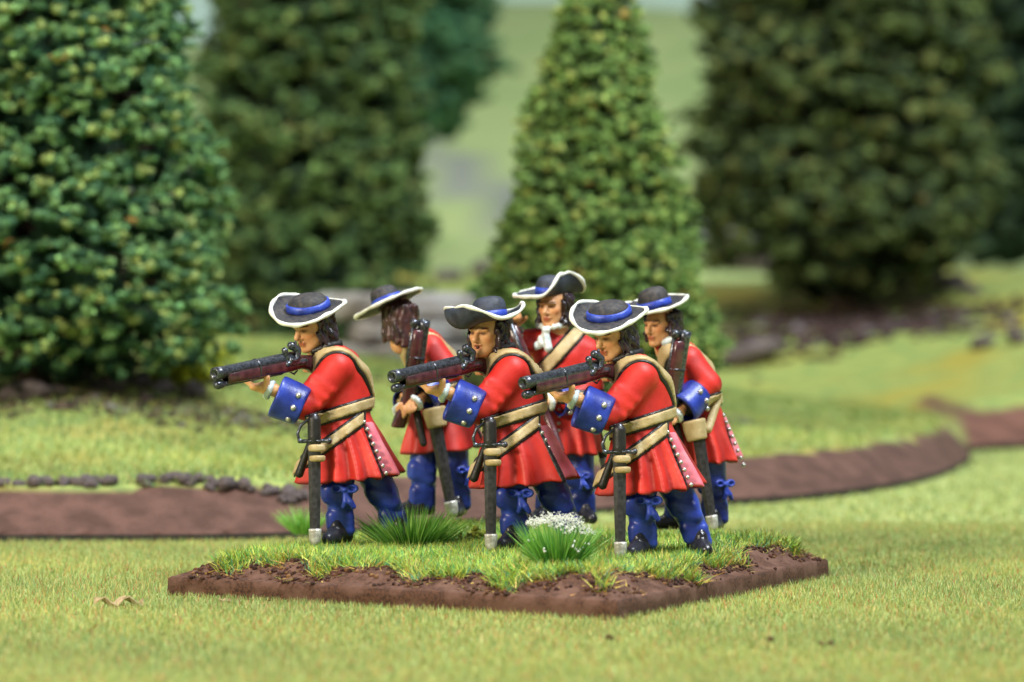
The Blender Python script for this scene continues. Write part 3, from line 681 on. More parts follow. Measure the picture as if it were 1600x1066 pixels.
C_ = dict(kind='C', seed=15, head=(-.13, -.10, 2.66), head_rot=(243, 2, 0), chest=(0, 0, 2.15), waist=(.0, 0, 1.6),
    torso=[((-.20, -.02, 2.16), (-.06, -.02, 1.66), .20, .27), ((.14, -.0, 2.14), (.08, .0, 1.66), .21, .27), ((.0, -.06, 2.0), (.02, .0, 1.55), .24, .28), ((-.10, -.02, 2.32), (-.03, 0, 2.1), .13, .2)],
    skirt=((.02, 0, 1.52), (.33, .28), (.0, .0), (.46, .42), (.86, .0, .03)), vent=math.radians(-100), pleats=9, lining=False, nbut=8,
    arms=[((-.33, .0, 2.22), (-.58, -.02, 2.20), (-.66, -.24, 2.40), ((-.60, -.08, 2.26), (-.65, -.17, 2.33), .13, .14)),
          ((.28, -.0, 2.08), (.32, -.14, 1.66), (-.20, -.42, 1.50), ((.08, -.28, 1.52), (-.10, -.38, 1.50), .17, .19))],
    armr=[(.17, .15), (.185, .15)],
    hands=[((-.65, -.27, 2.38), (-.05, -.35, .9), (.55, -.85, 0), (.75, .5, 0), dict(curl=(65, 80, 60), sc=1.15)),
           ((-.22, -.44, 1.5), (-.85, -.4, .0), (0, -.9, .1), (0, 0, 1), dict(curl=(40, 60, 45)))],
    legs=[((.16, -.02, .98), (.20, -.10, .58), (.22, -.02, .16), (.35, -.9)), ((-.14, .05, .98), (-.16, .0, .58), (-.20, .03, .16), (-.6, -.8))],
    legr=[(.20, .16, .13), (.20, .16, .13)], bows=[((.20, -.27, .58), 268, 1.0)],
    belts=[('shoulder_belt', (.74, 0, -.68), (-.12, 0, 2.04), .14, 't', lambda X, Y, Z: np.maximum(Y-.05, 1.5-Z), 'buff'),
           ('waist_belt', (0, .0, 1), (0, 0, 1.56), .12, 'c', lambda X, Y, Z: Y-.5, 'buff')],
    cravat=(-.22, -.24, 2.37), cravat_dir=(-.4, -.9, 0),
    hair=dict(length=.27, curl=1.3),
    hat=dict(pos=(-.18, -.08, 2.79), n=(-.03, -.05, 1), phi=lambda t: .02+1.62*math.exp(-(((t-math.radians(320)+math.pi) % (2*math.pi)-math.pi)/math.radians(46))**4)+.3*tri(t, 90, 50), R=.44, Rf=lambda t: 1+.02*tri(t, 330, 50), crown=(.17, .17, .24), felt='hatb', seed=8, power=.4))
def build_figurines():
    sp = [('A', A, (1.78, 36.0, .39)), ]
    fr = figurine((1.78, 36.0, .39), 'rightmost of the three aiming redcoats, head bowed, right of the white-flowered tuft', A)
    fl = copy_tree(fr, (-1.655, 36.9, .465), 'leftmost of the three aiming redcoats, head bowed, left of the bright grass tuft')
    fm = figurine((.345, 36.35, .45), 'middle aiming redcoat with open mouth and a broad curled hat brim', A2)
    f6 = figurine((2.17, 38.5, .48), 'redcoat at the right of the back row, looking left, holding an upright musket', B)
    f4 = figurine((-.93, 39.2, .60), 'redcoat with his face turned away, between the left and middle aiming soldiers', B4)
    f5 = figurine((.64, 39.0, .53), 'redcoat facing forward in a white cravat, one side of his hat brim cocked up', C_)
    W_ = lambda o, p: Vector(o)+Vector(p)*(1.035 if o[1] < 38 else 1.0)
    for o, l in (((1.78, 36.0, .39), 'dark musket aimed to the left by the rightmost aiming soldier'), ((-1.655, 36.9, .465), 'dark musket aimed by the soldier at the left end, pointing clear of the group'), ((.345, 36.35, .45), 'dark musket aimed by the open-mouthed soldier in the middle')):
        musket(W_(o, (-.40, .14, 2.10)), W_(o, (-1.60, -1.22, 1.87)), l, lockpos=.37)
    for o, l in (((1.78, 36.0, .39), 'black scabbarded sword hanging from the rightmost aiming soldier'), ((-1.655, 36.9, .465), 'black scabbarded sword on the left hip of the leftmost soldier'), ((.345, 36.35, .45), 'black scabbarded sword of the open-mouthed middle soldier')):
        sword(W_(o, (-.57, -.57, 1.17)), W_(o, (-.56, -.62, .03)), l)
    for o, l in (((2.17, 38.5, .48), 'musket held upright by the soldier at the right of the back row'), ((-.93, 39.2, .60), 'musket held upright by the soldier seen from behind')):
        musket(W_(o, (-.37, -.52, 1.12)), W_(o, (-.17, -.74, 2.42)), l, up=(.9, .4, 0), lock=False, butt=.5)
    sword(W_((2.17, 38.5, .48), (.04, -.56, 1.18)), W_((2.17, 38.5, .48), (.22, -.60, .05)), 'black scabbard with pale tip on the soldier at the right of the back row', hilt=.0)
    sword(W_((-.93, 39.2, .60), (.00, -.56, 1.18)), W_((-.93, 39.2, .60), (.22, -.60, .05)), 'black scabbard with pale tip hanging from the soldier seen from behind', hilt=.0, w=.08)
    musket(W_((.64, 39.0, .53), (-.05, -.42, .90)), W_((.64, 39.0, .53), (-.70, -.36, 2.56)), 'musket held slanting across the body of the soldier with the white cravat', up=(0, 1, 0), lock=True, butt=.65)
    sword(W_((.64, 39.0, .53), (.38, .05, 1.2)), W_((.64, 39.0, .53), (.52, .1, .62)), 'short dark scabbard behind the skirt of the soldier with the cravat', hilt=.0, w=.06)
build_figurines()
# ------------------------------------------------------------------ ground, terrain, base
def blades(name, pos, direc, length, width, colr, bend=.0, seg=1, r_=rng, parent=None, material=None):
    N = len(pos); d = direc/np.linalg.norm(direc, axis=1)[:, None]
    a = r_.uniform(0, 2*np.pi, N); side = np.stack([np.cos(a), np.sin(a), np.zeros(N)], 1)
    side -= d*(side*d).sum(1)[:, None]; side /= np.linalg.norm(side, axis=1)[:, None]+1e-9
    w = side*(width/2)[:, None]; tip = pos+d*length[:, None]; tip[:, 2] -= bend*length
    if seg == 1:
        V = np.stack([pos-w, pos+w, tip], 1).reshape(-1, 3); F = np.arange(3*N).reshape(-1, 3); k = 3
    else:
        mid = pos+d*(length*.55)[:, None]; mid[:, 2] -= bend*length*.2
        V = np.stack([pos-w, pos+w, mid+w*.8, mid-w*.8, tip], 1).reshape(-1, 3); b = np.arange(N)[:, None]*5; k = 5
        F = np.concatenate([b+np.array([[0, 1, 2]]), b+np.array([[0, 2, 3]]), b+np.array([[3, 2, 4]])])
    c = np.repeat(colr, k, 0)
    me = npmesh(name, V, F, False, c, 'paint')
    return link(name, me, material or M['blade'], parent)
def bladecols(N, pal, wts, r_=rng, jit=.25):
    pal = np.array(pal, float); i = r_.choice(len(pal), N, p=np.array(wts)/sum(wts))
    return pal[i]*(1+jit*r_.uniform(-1, 1, (N, 1)))
m = mat('static_grass', (1, 1, 1), (.88, .88, .88), 2.0, .55, attr='paint', spec=.3); M['blade'] = m
GP = [(.30, .42, .08), (.46, .50, .10), (.16, .30, .07), (.52, .40, .12), (.30, .14, .06)]

M['mat'] = mat('game_mat_flock', (.215, .26, .065), (.38, .42, .13), 26, .85, .6, 30, detail=6, c3=(.32, .38, .12), s3=.35)
G = 900; V = []; F = []
gx = np.array([-500, -60, -20, 20, 60, 500.]); gy = np.array([-80, 10, 60, 150, 420.])
V = [(x, y, 0) for y in gy for x in gx]; F = [(j*6+i, j*6+i+1, (j+1)*6+i+1, (j+1)*6+i) for j in range(4) for i in range(5)]
tag(link('ground', pymesh('ground', [(V, F)], False), M['mat']), kind='structure')
# flocked fibres of the mat, as far as they can be told apart
def fan(N, y0, y1, half, z=0.0):
    y = rng.uniform(y0, y1, N); x = rng.uniform(-1, 1, N)*(y*.16+half); return np.stack([x, y, np.full(N, z)], 1)
N = 210000; p = fan(N, 26.5, 46, .6); d = np.stack([rng.normal(0, .38, N), rng.normal(0, .38, N), np.ones(N)], 1)
warm = np.clip((-p[:, 0]-1.5)/3, 0, 1)*np.clip((p[:, 1]-33)/4, 0, 1)
cc = bladecols(N, [(.34, .44, .14), (.47, .485, .15), (.23, .34, .12), (.60, .46, .17), (.48, .15, .08)], [6, 4, 3, 1.6, .9])
pa = fnoise(p*np.array([1, .6, 1]), .9, 2.2)[:, None]; cc *= 1+.16*pa*np.array([1.2, .9, .6])
tag(blades('mat_fibres', p, d, rng.uniform(.05, .10, N), rng.uniform(.009, .015, N), cc), 'short pale green fibres of the mat around the brown base', 'grass', kind='stuff')
N = 50000; p = fan(N, 46, 95, 2); d = np.stack([rng.normal(0, .4, N), rng.normal(0, .4, N), np.ones(N)], 1)
cc = bladecols(N, [(.33, .43, .14), (.44, .48, .15), (.22, .32, .12)], [5, 4, 3])
tag(blades('mat_fibres', p, d, rng.uniform(.05, .10, N), rng.uniform(.03, .05, N), cc), 'blurred green fibres of the mat behind the figurines', 'grass', kind='stuff')

# ---- display base (beveled card slab with textured brown edge)
def gpt(px, py): 
    q = P(px, py, 30); c = Vector((0, 0, CH)); t = CH/(CH-q.z); return c+(q-c)*t
cL, cC, cR = gpt(262, 931), gpt(966, 971), gpt(1294, 902); cB = cL+(cR-cC)
ctr = (cL+cC+cR+cB)/4; ux = (cC-cL); ea = ux.length/2; ux.normalize(); uy = (cR-cC); eb = uy.length/2; uy.normalize()
uy = Vector((-ux.y, ux.x, 0))
baz = math.atan2(ux.y, ux.x)
print('BASE', cL, cC, cR, cB, ea, eb)
M['earth'] = mat('brown_textured_paint', (.036, .013, .006), (.130, .050, .024), 34, .8, .5, 90, detail=8, c3=(.145, .068, .044), s3=4.5)
base = empty('figurine_base', (ctr.x, ctr.y, 0), baz); tag(base, 'square brown earthen base topped with grass, under the six soldiers', 'base')
def top_z(X, Y):      # height of the base's top, in its own frame
    e = np.maximum(np.minimum(ea-np.abs(X), eb-np.abs(Y)), 0); t = np.clip(e/.50, 0, 1); t = t*t*(3-2*t)
    return .215+.17*t+.03*np.sin(X*1.7+1)*np.cos(Y*1.3)*t+.05*np.clip((Y-.3)/2, 0, 1)*t
def base_mesh():
    n = 150; u = np.linspace(-1, 1, n); u = np.sign(u)*(1-(1-np.abs(u))**1.25)
    r_ = np.random.default_rng(3); V = []; 
    X, Y = np.meshgrid(u*(ea-.035), u*(eb-.035), indexing='ij'); Z = top_z(X, Y); e = np.minimum(ea-np.abs(X), eb-np.abs(Y))
    P3 = np.stack([X, Y, Z], -1); Z = Z+(fnoise(P3, 9, 2)*.006+fnoise(P3, 27, 5)*.006+r_.normal(0, .0035, X.shape))*np.clip((e-.04)/.1, 0, 1)
    V = np.stack([X, Y, Z], -1).reshape(-1, 3); idx = np.arange(n*n).reshape(n, n)
    Q = np.stack([idx[:-1, :-1], idx[1:, :-1], idx[1:, 1:], idx[:-1, 1:]], -1).reshape(-1, 4)
    ring = np.concatenate([idx[:-1, 0], idx[-1, :-1], idx[:0:-1, -1], idx[0, :0:-1]]); m = len(ring); top = V[ring]; Vs = [V]; prev = ring; o = len(V); Qs = [Q]
    for k, (z, ins) in enumerate(((.198, .008), (.12, .004), (.03, .0), (.004, .004))):
        w = top.copy(); sx = (ea-ins)/(ea-.035); sy = (eb-ins)/(eb-.035); w[:, 0] *= sx; w[:, 1] *= sy; w[:, 2] = z
        wob = fnoise(w, 6, k*.1)*.004; w[:, 0] += wob; w[:, 1] += wob; Vs.append(w); cur = np.arange(o, o+m); o += m
        Qs.append(np.stack([prev, cur, np.roll(cur, -1), np.roll(prev, -1)], 1)); prev = cur
    return npmesh('base_slab', np.concatenate(Vs), np.concatenate(Qs), False)
link('base_slab', base_mesh(), M['earth'], base)
def grassmask(x, y):  # distance inside the grassed area
    e = np.minimum(ea-np.abs(x), eb-np.abs(y)); return e-(.33+.10*np.sin(x*2.1+y*1.7)+.14*np.sin(x*5.3-y*3.9)+.08*np.sin(x*11+y*9))
N = 120000; x = rng.uniform(-ea, ea, N); y = rng.uniform(-eb, eb, N); gm = grassmask(x, y); keep = rng.uniform(-.05, .10, N) < gm
x, y = x[keep], y[keep]; N = len(x); clump = np.sin(x*7+np.sin(y*5))*np.cos(y*6.5+np.sin(x*4))
z = top_z(x, y)-.02; p = np.stack([x, y, z], 1)
edge = np.clip(1-grassmask(x, y)/.35, 0, 1)
d = np.stack([rng.normal(0, .55, N)+.5*clump, rng.normal(0, .55, N)+.4*np.sin(x*9), np.ones(N)*.85], 1)
cc = bladecols(N, [(.40, .62, .09), (.60, .68, .14), (.15, .42, .11), (.70, .52, .15), (.42, .20, .07), (.10, .34, .20)], [6, 5, 4, 1.2, .6, 1.5], jit=.3)
cc = cc*(1-.4*edge[:, None]*np.array([0, .35, .3]))
blades('grass', p, d, rng.uniform(.10, .23, N), rng.uniform(.008, .013, N), cc, bend=.12, seg=2, parent=base)['kind'] = 'stuff'
# a few long stray fibres
k = rng.choice(N, 700); q_ = p[k]+rng.normal(0, .03, (700, 3))*np.array([1, 1, 0]); dd_ = np.stack([rng.normal(0, .8, 700), rng.normal(0, .8, 700), rng.uniform(.3, 1, 700)], 1)
blades('stray_grass', q_, dd_, rng.uniform(.2, .36, 700), rng.uniform(.008, .012, 700), bladecols(700, [(.62, .66, .14), (.30, .50, .12), (.72, .56, .20)], [3, 2, 1]), bend=.2, seg=2, parent=base)['kind'] = 'stuff'
# dry straw and grit along the rim
N = 11000; x = rng.uniform(-ea, ea, N); y = rng.uniform(-eb, eb, N); gm = grassmask(x, y); keep = (gm < .08) & (gm > -.30) & (rng.uniform(0, 1, N) < np.clip(1.1+gm*4, .05, 1)); x, y = x[keep], y[keep]; N = len(x)
p = np.stack([x, y, top_z(x, y)+.005], 1); a = rng.uniform(0, 6.28, N); d = np.stack([np.cos(a), np.sin(a), rng.uniform(.0, .35, N)], 1)
cc = bladecols(N, [(.62, .42, .10), (.50, .26, .08), (.30, .30, .06), (.20, .09, .04)], [4, 2, 2, 2])
blades('straw', p, d, rng.uniform(.08, .20, N), rng.uniform(.012, .02, N), cc, parent=base)['kind'] = 'stuff'
def chunk(rr, sub=1):
    bm = __import__('bmesh').new(); __import__('bmesh').ops.create_icosphere(bm, subdivisions=max(sub, 1), radius=1)
    V = np.array([v.co[:] for v in bm.verts]); F = np.array([[v.index for v in f.verts] for f in bm.faces]); bm.free()
    if sub == 0:
        g_ = (1+5**.5)/2; V = np.array([(-1, g_, 0), (1, g_, 0), (-1, -g_, 0), (1, -g_, 0), (0, -1, g_), (0, 1, g_), (0, -1, -g_), (0, 1, -g_), (g_, 0, -1), (g_, 0, 1), (-g_, 0, -1), (-g_, 0, 1)])/1.9
        F = np.array([(0, 11, 5), (0, 5, 1), (0, 1, 7), (0, 7, 10), (0, 10, 11), (1, 5, 9), (5, 11, 4), (11, 10, 2), (10, 7, 6), (7, 1, 8), (3, 9, 4), (3, 4, 2), (3, 2, 6), (3, 6, 8), (3, 8, 9), (4, 9, 5), (2, 4, 11), (6, 2, 10), (8, 6, 7), (9, 8, 1)])
    return V*(1+rr.uniform(-.28, .28, (len(V), 1))), F
def scatter(name, pts, size, cols, nt=6, sub=0, sq=None, r_=rng, material=None, parent=None, amp=None, smooth=False):
    T = [chunk(r_, sub) for _ in range(nt)]; Vs = []; Fs = []; Cs = []; o = 0
    for k in range(nt):
        idx = np.arange(k, len(pts), nt); V, F = T[k]; n = len(idx)
        if not n: continue
        a = r_.uniform(0, 6.28, n); ca, sa = np.cos(a), np.sin(a); S = size[idx] if np.ndim(size) > 1 else np.repeat(size[idx][:, None], 3, 1)
        v = V[None]*S[:, None, :]; X = v[..., 0]*ca[:, None]-v[..., 1]*sa[:, None]; Yv = v[..., 0]*sa[:, None]+v[..., 1]*ca[:, None]
        v = np.stack([X, Yv, v[..., 2]], -1)+pts[idx][:, None, :]
        c = np.repeat(cols[idx][:, None, :], len(V), 1)*(1+.25*r_.uniform(-1, 1, (n, len(V), 1)))
        Vs.append(v.reshape(-1, 3)); Cs.append(c.reshape(-1, 3)); Fs.append((F[None]+np.arange(n)[:, None, None]*len(V)+o).reshape(-1, 3)); o += n*len(V)
    me = npmesh(name, np.concatenate(Vs), np.concatenate(Fs), smooth, np.concatenate(Cs))
    return link(name, me, material, parent)
M['grit'] = mat('grit', (1, 1, 1), (.8, .8, .8), 8, .8, attr='paint', spec=.3)
N = 26000; x = rng.uniform(-ea, ea, N); y = rng.uniform(-eb, eb, N); gm = grassmask(x, y); keep = (gm < .04) & (gm > -.30) & (rng.uniform(0, 1, N) < np.clip(1.0+gm*3.4, .02, 1)*.6); x, y = x[keep], y[keep]; N = len(x)
scatter('grit', np.stack([x, y, top_z(x, y)+.005], 1), rng.uniform(.010, .032, N), bladecols(N, [(.09, .035, .02), (.05, .02, .014), (.20, .10, .04)], [4, 4, 1]), material=M['grit'], parent=base)['kind'] = 'stuff'

def onbase(px, py, z=None):            # a point on the base seen at a photograph pixel
    q = P(px, py, 30); c = Vector((0, 0, CH)); zz = .44
    for _ in range(4):
        t = (CH-zz)/(CH-q.z); w = c+(q-c)*t; l = Matrix.Rotation(-baz, 3, 'Z') @ (w-Vector((ctr.x, ctr.y, 0))); zz = float(top_z(l.x, l.y))
    return w
def tuft(loc, N, R, H, pal, wts, label, flowers=0, seed=1, wid=(.009, .016), cat='grass tuft'):
    r_ = np.random.default_rng(seed); g = empty('flower_tuft' if flowers else 'grass_tuft', loc); tag(g, label, cat)
    a = r_.uniform(0, 6.28, N); q = np.sqrt(r_.uniform(0, 1, N)); pos = np.stack([np.cos(a)*q*R*.38, np.sin(a)*q*R*.38, np.full(N, -.02)], 1)
    out = q*np.where(r_.random(N) < (.12 if flowers else .3), 1.15, .62 if flowers else .9)+r_.normal(0, .12, N); d = np.stack([np.cos(a)*out, np.sin(a)*out, np.ones(N)*(.9)], 1)
    L = H*r_.uniform(.65, 1.15, N)*(1+.12*q)
    blades('blades', pos, d, L, r_.uniform(*wid, N), bladecols(N, pal, wts, r_), bend=.10, seg=2, r_=r_, parent=g)['kind'] = 'stuff'
    if flowers:
        a = r_.uniform(0, 6.28, flowers); q = np.sqrt(r_.uniform(0, 1, flowers)); xx = np.cos(a)*q*R*.80+.02; yy = np.sin(a)*q*R*.75
        zz = H*1.0-.22*H*q**2.0+r_.normal(0, .022, flowers)-.14*xx+.02*np.sin(9*xx)*np.cos(8*yy)
        pts = np.stack([xx, yy, zz], 1); sub = np.repeat(pts, 5, 0)+r_.normal(0, .014, (flowers*5, 3))*np.array([1, 1, .7])
        scatter('blossoms', sub, r_.uniform(.003, .009, (len(sub), 3))*np.array([1.5, .8, .8]), bladecols(len(sub), [(.86, .86, .76), (.95, .95, .90)], [1, 1], r_, .06), r_=r_, material=M['grit'], parent=g)['kind'] = 'stuff'
        n2 = 5; a = r_.uniform(3.6, 6.0, n2); pts = np.stack([np.cos(a)*R*.75, np.sin(a)*R*.8, H*r_.uniform(.25, .6, n2)], 1)
        scatter('fallen_petals', np.repeat(pts, 3, 0)+r_.normal(0, .02, (n2*3, 3)), r_.uniform(.008, .018, n2*3), bladecols(n2*3, [(.85, .85, .78)], [1], r_, .1), r_=r_, material=M['grit'], parent=g)['kind'] = 'stuff'
    return g
GR = [(.20, .48, .08), (.33, .60, .12), (.12, .34, .06), (.48, .68, .20)]
tuft(onbase(645, 862), 1300, .62, .58, GR, [4, 3, 2, 1], 'bright green grass tuft between the left and middle aiming soldiers', seed=2)
tuft(onbase(474, 832), 300, .34, .40, GR, [4, 3, 2, 1], 'small green grass tuft behind the leftmost scabbard', seed=3)
tuft(onbase(872, 890), 900, .47, .57, GR, [5, 2, 4, .6], 'dark green tuft topped with tiny white flowers in front of the middle soldier', flowers=300, seed=4, cat='flower tuft')
tuft(onbase(1000, 815), 260, .22, .20, [(.22, .36, .06), (.5, .5, .12)], [1, 1], 'low grass tuft between the rightmost aiming soldier and the shoes behind', seed=5)
r_ = np.random.default_rng(9); q = onbase(742, 855); n = 120; pts = r_.normal(0, 1, (n, 3))*np.array([.09, .08, .07])+np.array([0, 0, .07])
mo = scatter('moss_clump', pts, r_.uniform(.02, .045, n), bladecols(n, [(.22, .26, .03), (.12, .16, .03)], [1, 1], r_), material=M['grit']); mo.location = q
tag(mo, 'small olive moss clump left of the middle scabbard tip', 'moss', kind='stuff')

# ---- terrain pieces
def smooth(t): t = np.clip(t, 0, 1); return t*t*(3-2*t)
def chaikin(poly, n=3):
    p = np.array(poly, float)
    for _ in range(n): q = np.roll(p, -1, 0); p = np.stack([.75*p+.25*q, .25*p+.75*q], 1).reshape(-1, 2)
    return p
def pdist(px, py, poly):                # signed distance, positive inside
    q = np.roll(poly, -1, 0); best = np.full(px.shape, 1e9); ins = np.zeros(px.shape, bool)
    for (ax, ay), (bx, by) in zip(poly, q):
        dx, dy = bx-ax, by-ay; t = np.clip(((px-ax)*dx+(py-ay)*dy)/(dx*dx+dy*dy+1e-12), 0, 1)
        best = np.minimum(best, (px-ax-t*dx)**2+(py-ay-t*dy)**2)
        if ay != by: ins ^= ((ay > py) != (by > py)) & (px < (bx-ax)*(py-ay)/(by-ay)+ax)
    return np.where(ins, np.sqrt(best), -np.sqrt(best))
def heightpiece(name, poly, top, inset, rise, step, mats, material, zlow=0.0, noise=.03, brown=None, iv=0):
    """a terrain board: bevelled brown rim, then a flocked surface rise(x, y, e) above it"""
    poly = chaikin(poly); lo = poly.min(0)-step; hi = poly.max(0)+step
    xs = np.arange(lo[0], hi[0], step); 
    ys = np.array([lo[1]]); 
    while ys[-1] < hi[1]: ys = np.append(ys, ys[-1]+step)
    X, Y = np.meshgrid(xs, ys, indexing='ij'); D = pdist(X, Y, poly)
    # rim ring vertices are pulled onto the outline
    gx, gy = np.gradient(D, step); gl = np.hypot(gx, gy)+1e-6; m = (D < 0) & (D > -step*1.5)
    X2 = np.where(m, X-gx/gl*D, X); Y2 = np.where(m, Y-gy/gl*D, Y); D2 = np.where(m, 0, D)
    e = np.maximum(D2, 0); inset = inset+(iv*np.clip(X-3.5, 0, 5) if iv else 0); z = top*np.clip(.10+.90*e/inset, 0, 1)**.88
    g = smooth((e-inset*.92)/(inset*.5)); z = z+g*rise(X2, Y2, e)
    V = np.stack([X2, Y2, z], -1).reshape(-1, 3); V[:, 2] += (fnoise(V, 1.3, 2)*noise+fnoise(V, 5, 1)*noise*.5)*np.clip((e/inset).ravel(), .2, 1)
    n0, n1 = X.shape; idx = np.arange(n0*n1).reshape(n0, n1)
    Q = np.stack([idx[:-1, :-1], idx[1:, :-1], idx[1:, 1:], idx[:-1, 1:]], -1).reshape(-1, 4); ok = (D.ravel()[Q] > -step*1.5).all(1)
    Q = Q[ok]; used, inv = np.unique(Q, return_inverse=True); V = V[used]; ee = e.ravel()[used]; Q = inv.reshape(-1, 4)
    ins_ = inset.ravel()[used] if iv else inset; w = (ee > ins_*(1.0+.12*fnoise(V, 2.2, 4)))+0.0
    if brown: w = np.maximum(w, brown(V))
    c = np.stack([w, w, w], 1)
    # skirt wall down to the ground
    me = npmesh(name, V, Q, True, c)
    o = link(name, me, material); o['kind'] = 'structure'
    pp = np.concatenate([poly, poly[:1]]); gxp = []
    Vw = [(*p_, zz) for zz in (0, top*.10+.04) for p_ in pp]; m_ = len(pp)
    M.setdefault('edge', mat('black_board_edge', (.010, .008, .007), (.03, .02, .018), 3, .7, .5, 10))
    link('board_edge', pymesh('board_edge', [(Vw, [(i, i+1, m_+i+1, m_+i) for i in range(m_-1)])], False), M['edge'], o)
    return o
def terrainmat(name, g1, g2, g3, b1, b2, sc):
    m = bpy.data.materials.new(name); m.use_nodes = True; nt = m.node_tree; N = nt.nodes; L = nt.links; b = N['Principled BSDF']; b.inputs['Roughness'].default_value = .85
    tc = N.new('ShaderNodeTexCoord')
    def noi(s, det=4):
        n = N.new('ShaderNodeTexNoise'); n.inputs['Scale'].default_value = s; n.inputs['Detail'].default_value = det; L.new(tc.outputs['Object'], n.inputs['Vector']); return n.outputs['Fac']
    def ramp(f, a, c, p0=.38, p1=.62):
        r = N.new('ShaderNodeValToRGB'); r.color_ramp.elements[0].color = (*a, 1); r.color_ramp.elements[1].color = (*c, 1); r.color_ramp.elements[0].position = p0; r.color_ramp.elements[1].position = p1; L.new(f, r.inputs['Fac']); return r.outputs['Color']
    def mix(f, a, c):
        x = N.new('ShaderNodeMixRGB'); L.new(f, x.inputs['Fac']); L.new(a, x.inputs['Color1'])
        if isinstance(c, tuple): x.inputs['Color2'].default_value = (*c, 1)
        else: L.new(c, x.inputs['Color2'])
        return x.outputs['Color']
    gr = mix(ramp(noi(sc*.32, 3), (0, 0, 0), (1, 1, 1), .48, .62), ramp(noi(sc*2.6, 6), g1, g2), g3)
    br = ramp(noi(sc*1.6, 6), b1, b2)
    at = N.new('ShaderNodeAttribute'); at.attribute_name = 'paint'
    L.new(mix(at.outputs['Fac'], br, gr), b.inputs['Base Color'])
    bp = N.new('ShaderNodeBump'); bp.inputs['Strength'].default_value = .8; bp.inputs['Distance'].default_value = .08; L.new(noi(sc*6, 3), bp.inputs['Height']); L.new(bp.outputs['Normal'], b.inputs['Normal'])
    return m
MT1 = terrainmat('flocked_terrain', (.21, .29, .075), (.37, .42, .11), (.38, .34, .08), (.070, .030, .020), (.125, .058, .042), 1.6)
MT2 = terrainmat('flocked_terrain_far', (.20, .28, .07), (.32, .36, .085), (.34, .29, .04), (.10, .038, .024), (.16, .068, .045), .8)
MT3 = terrainmat('flocked_hillside', (.40, .54, .20), (.50, .60, .24), (.45, .56, .22), (.26, .28, .24), (.32, .33, .30), .10)
G0 = lambda px, py: tuple(gpt(px, py)[:2])
polyA = [G0(-420, 846), G0(-200, 849), G0(60, 848), G0(320, 848), G0(520, 842), G0(740, 822), G0(940, 803), G0(1100, 793), G0(1260, 783), G0(1400, 765), G0(1500, 738), G0(1528, 706), (8.3, 73), (3, 84), (-10, 88), (-26, 80), (-24, 55)]
def riseA(x, y, e):
    return .95*smooth((e-.9)/9)+.95*smooth((e-7)/13)+.12*np.sin(x*.7+1)*np.cos(y*.5)
HA = heightpiece('near_hill', polyA, .68, 1.10, riseA, .19, None, MT1, noise=.02, iv=-.11)
polyB = [G0(1440, 712), G0(1560, 703), G0(1700, 698), (22, 66), (34, 80), (34, 125), (-40, 125), (-34, 95), (-12, 92), (4, 84), (8.5, 74)]
def riseB(x, y, e): return 1.0*smooth((e-1)/7)+1.75*smooth((e-4)/14)+.25*np.sin(x*.33)*np.cos(y*.21)
HB = heightpiece('middle_hill', polyB, .85, 1.3, riseB, .45, None, MT2, noise=.05, brown=lambda V: (V[:, 0] < 9.2)*1.0)
# distant hillside
xs = np.linspace(-90, 110, 90); ys = np.linspace(104, 330, 90); X, Y = np.meshgrid(xs, ys, indexing='ij')
Z = 2.2+19*smooth((Y-108)/115)+1.3*np.sin(X*.07+.6)*smooth((Y-120)/60)+.6*np.sin(X*.2+Y*.1)*smooth((Y-115)/40)
idx = np.arange(X.size).reshape(X.shape); Q = np.stack([idx[:-1, :-1], idx[1:, :-1], idx[1:, 1:], idx[:-1, 1:]], -1).reshape(-1, 4)
V = np.stack([X, Y, Z], -1).reshape(-1, 3)
def hillz(x, y): return 2.2+19*smooth((y-108)/115)+1.3*np.sin(x*.07+.6)*smooth((y-120)/60)+.6*np.sin(x*.2+y*.1)*smooth((y-115)/40)
rd = (np.abs(Y-np.clip(141.5-3.1*X, 138, 156))/1.7).ravel()   # a grey track winding down the hillside
w = smooth((rd-2.0)/2.0); hs = link('far_hill', npmesh('far_hill', V, Q, True, np.stack([w, w, w], 1)), MT3); hs['kind'] = 'structure'
# backdrop board of pale sky, curved behind everything; its brightness is added glow
a = np.linspace(math.radians(15), math.radians(165), 50); V = []; Q = []
for z in (-2, 120):
    for t in a: V.append((400*math.cos(t), 20+400*math.sin(t), z))
Q = [(i, i+1, 51+i, 50+i) for i in range(49)]
M['sky'] = mat('backdrop_glow', (.02, .02, .02), None, .01, .95); b_ = M['sky'].node_tree.nodes['Principled BSDF']; b_.inputs['Emission Color'].default_value = (.40, .56, .48, 1); b_.inputs['Emission Strength'].default_value = 1.0
tag(link('sky', pymesh('sky', [(V, Q)]), M['sky']), kind='structure')

dg = bpy.context.evaluated_depsgraph_get
def surf(obj, x, y):                    # height of a terrain piece under a point
    bpy.context.view_layer.update(); ok, loc, nn, i = obj.ray_cast(Vector((x, y, 60)), Vector((0, 0, -1))); return loc.z if ok else 0.0
def hit(px, py, objs=None):             # the terrain point seen at a photograph pixel
    q = P(px, py, 30); o = Vector((0, 0, CH)); d = (q-o).normalized(); best = None
    for ob in (objs or (HA, HB, hs)):
        ok, loc, nn, i = ob.ray_cast(o, d)
        if ok and (best is None or (loc-o).length < (best-o).length): best = loc.copy()
    return best
bpy.context.view_layer.update()
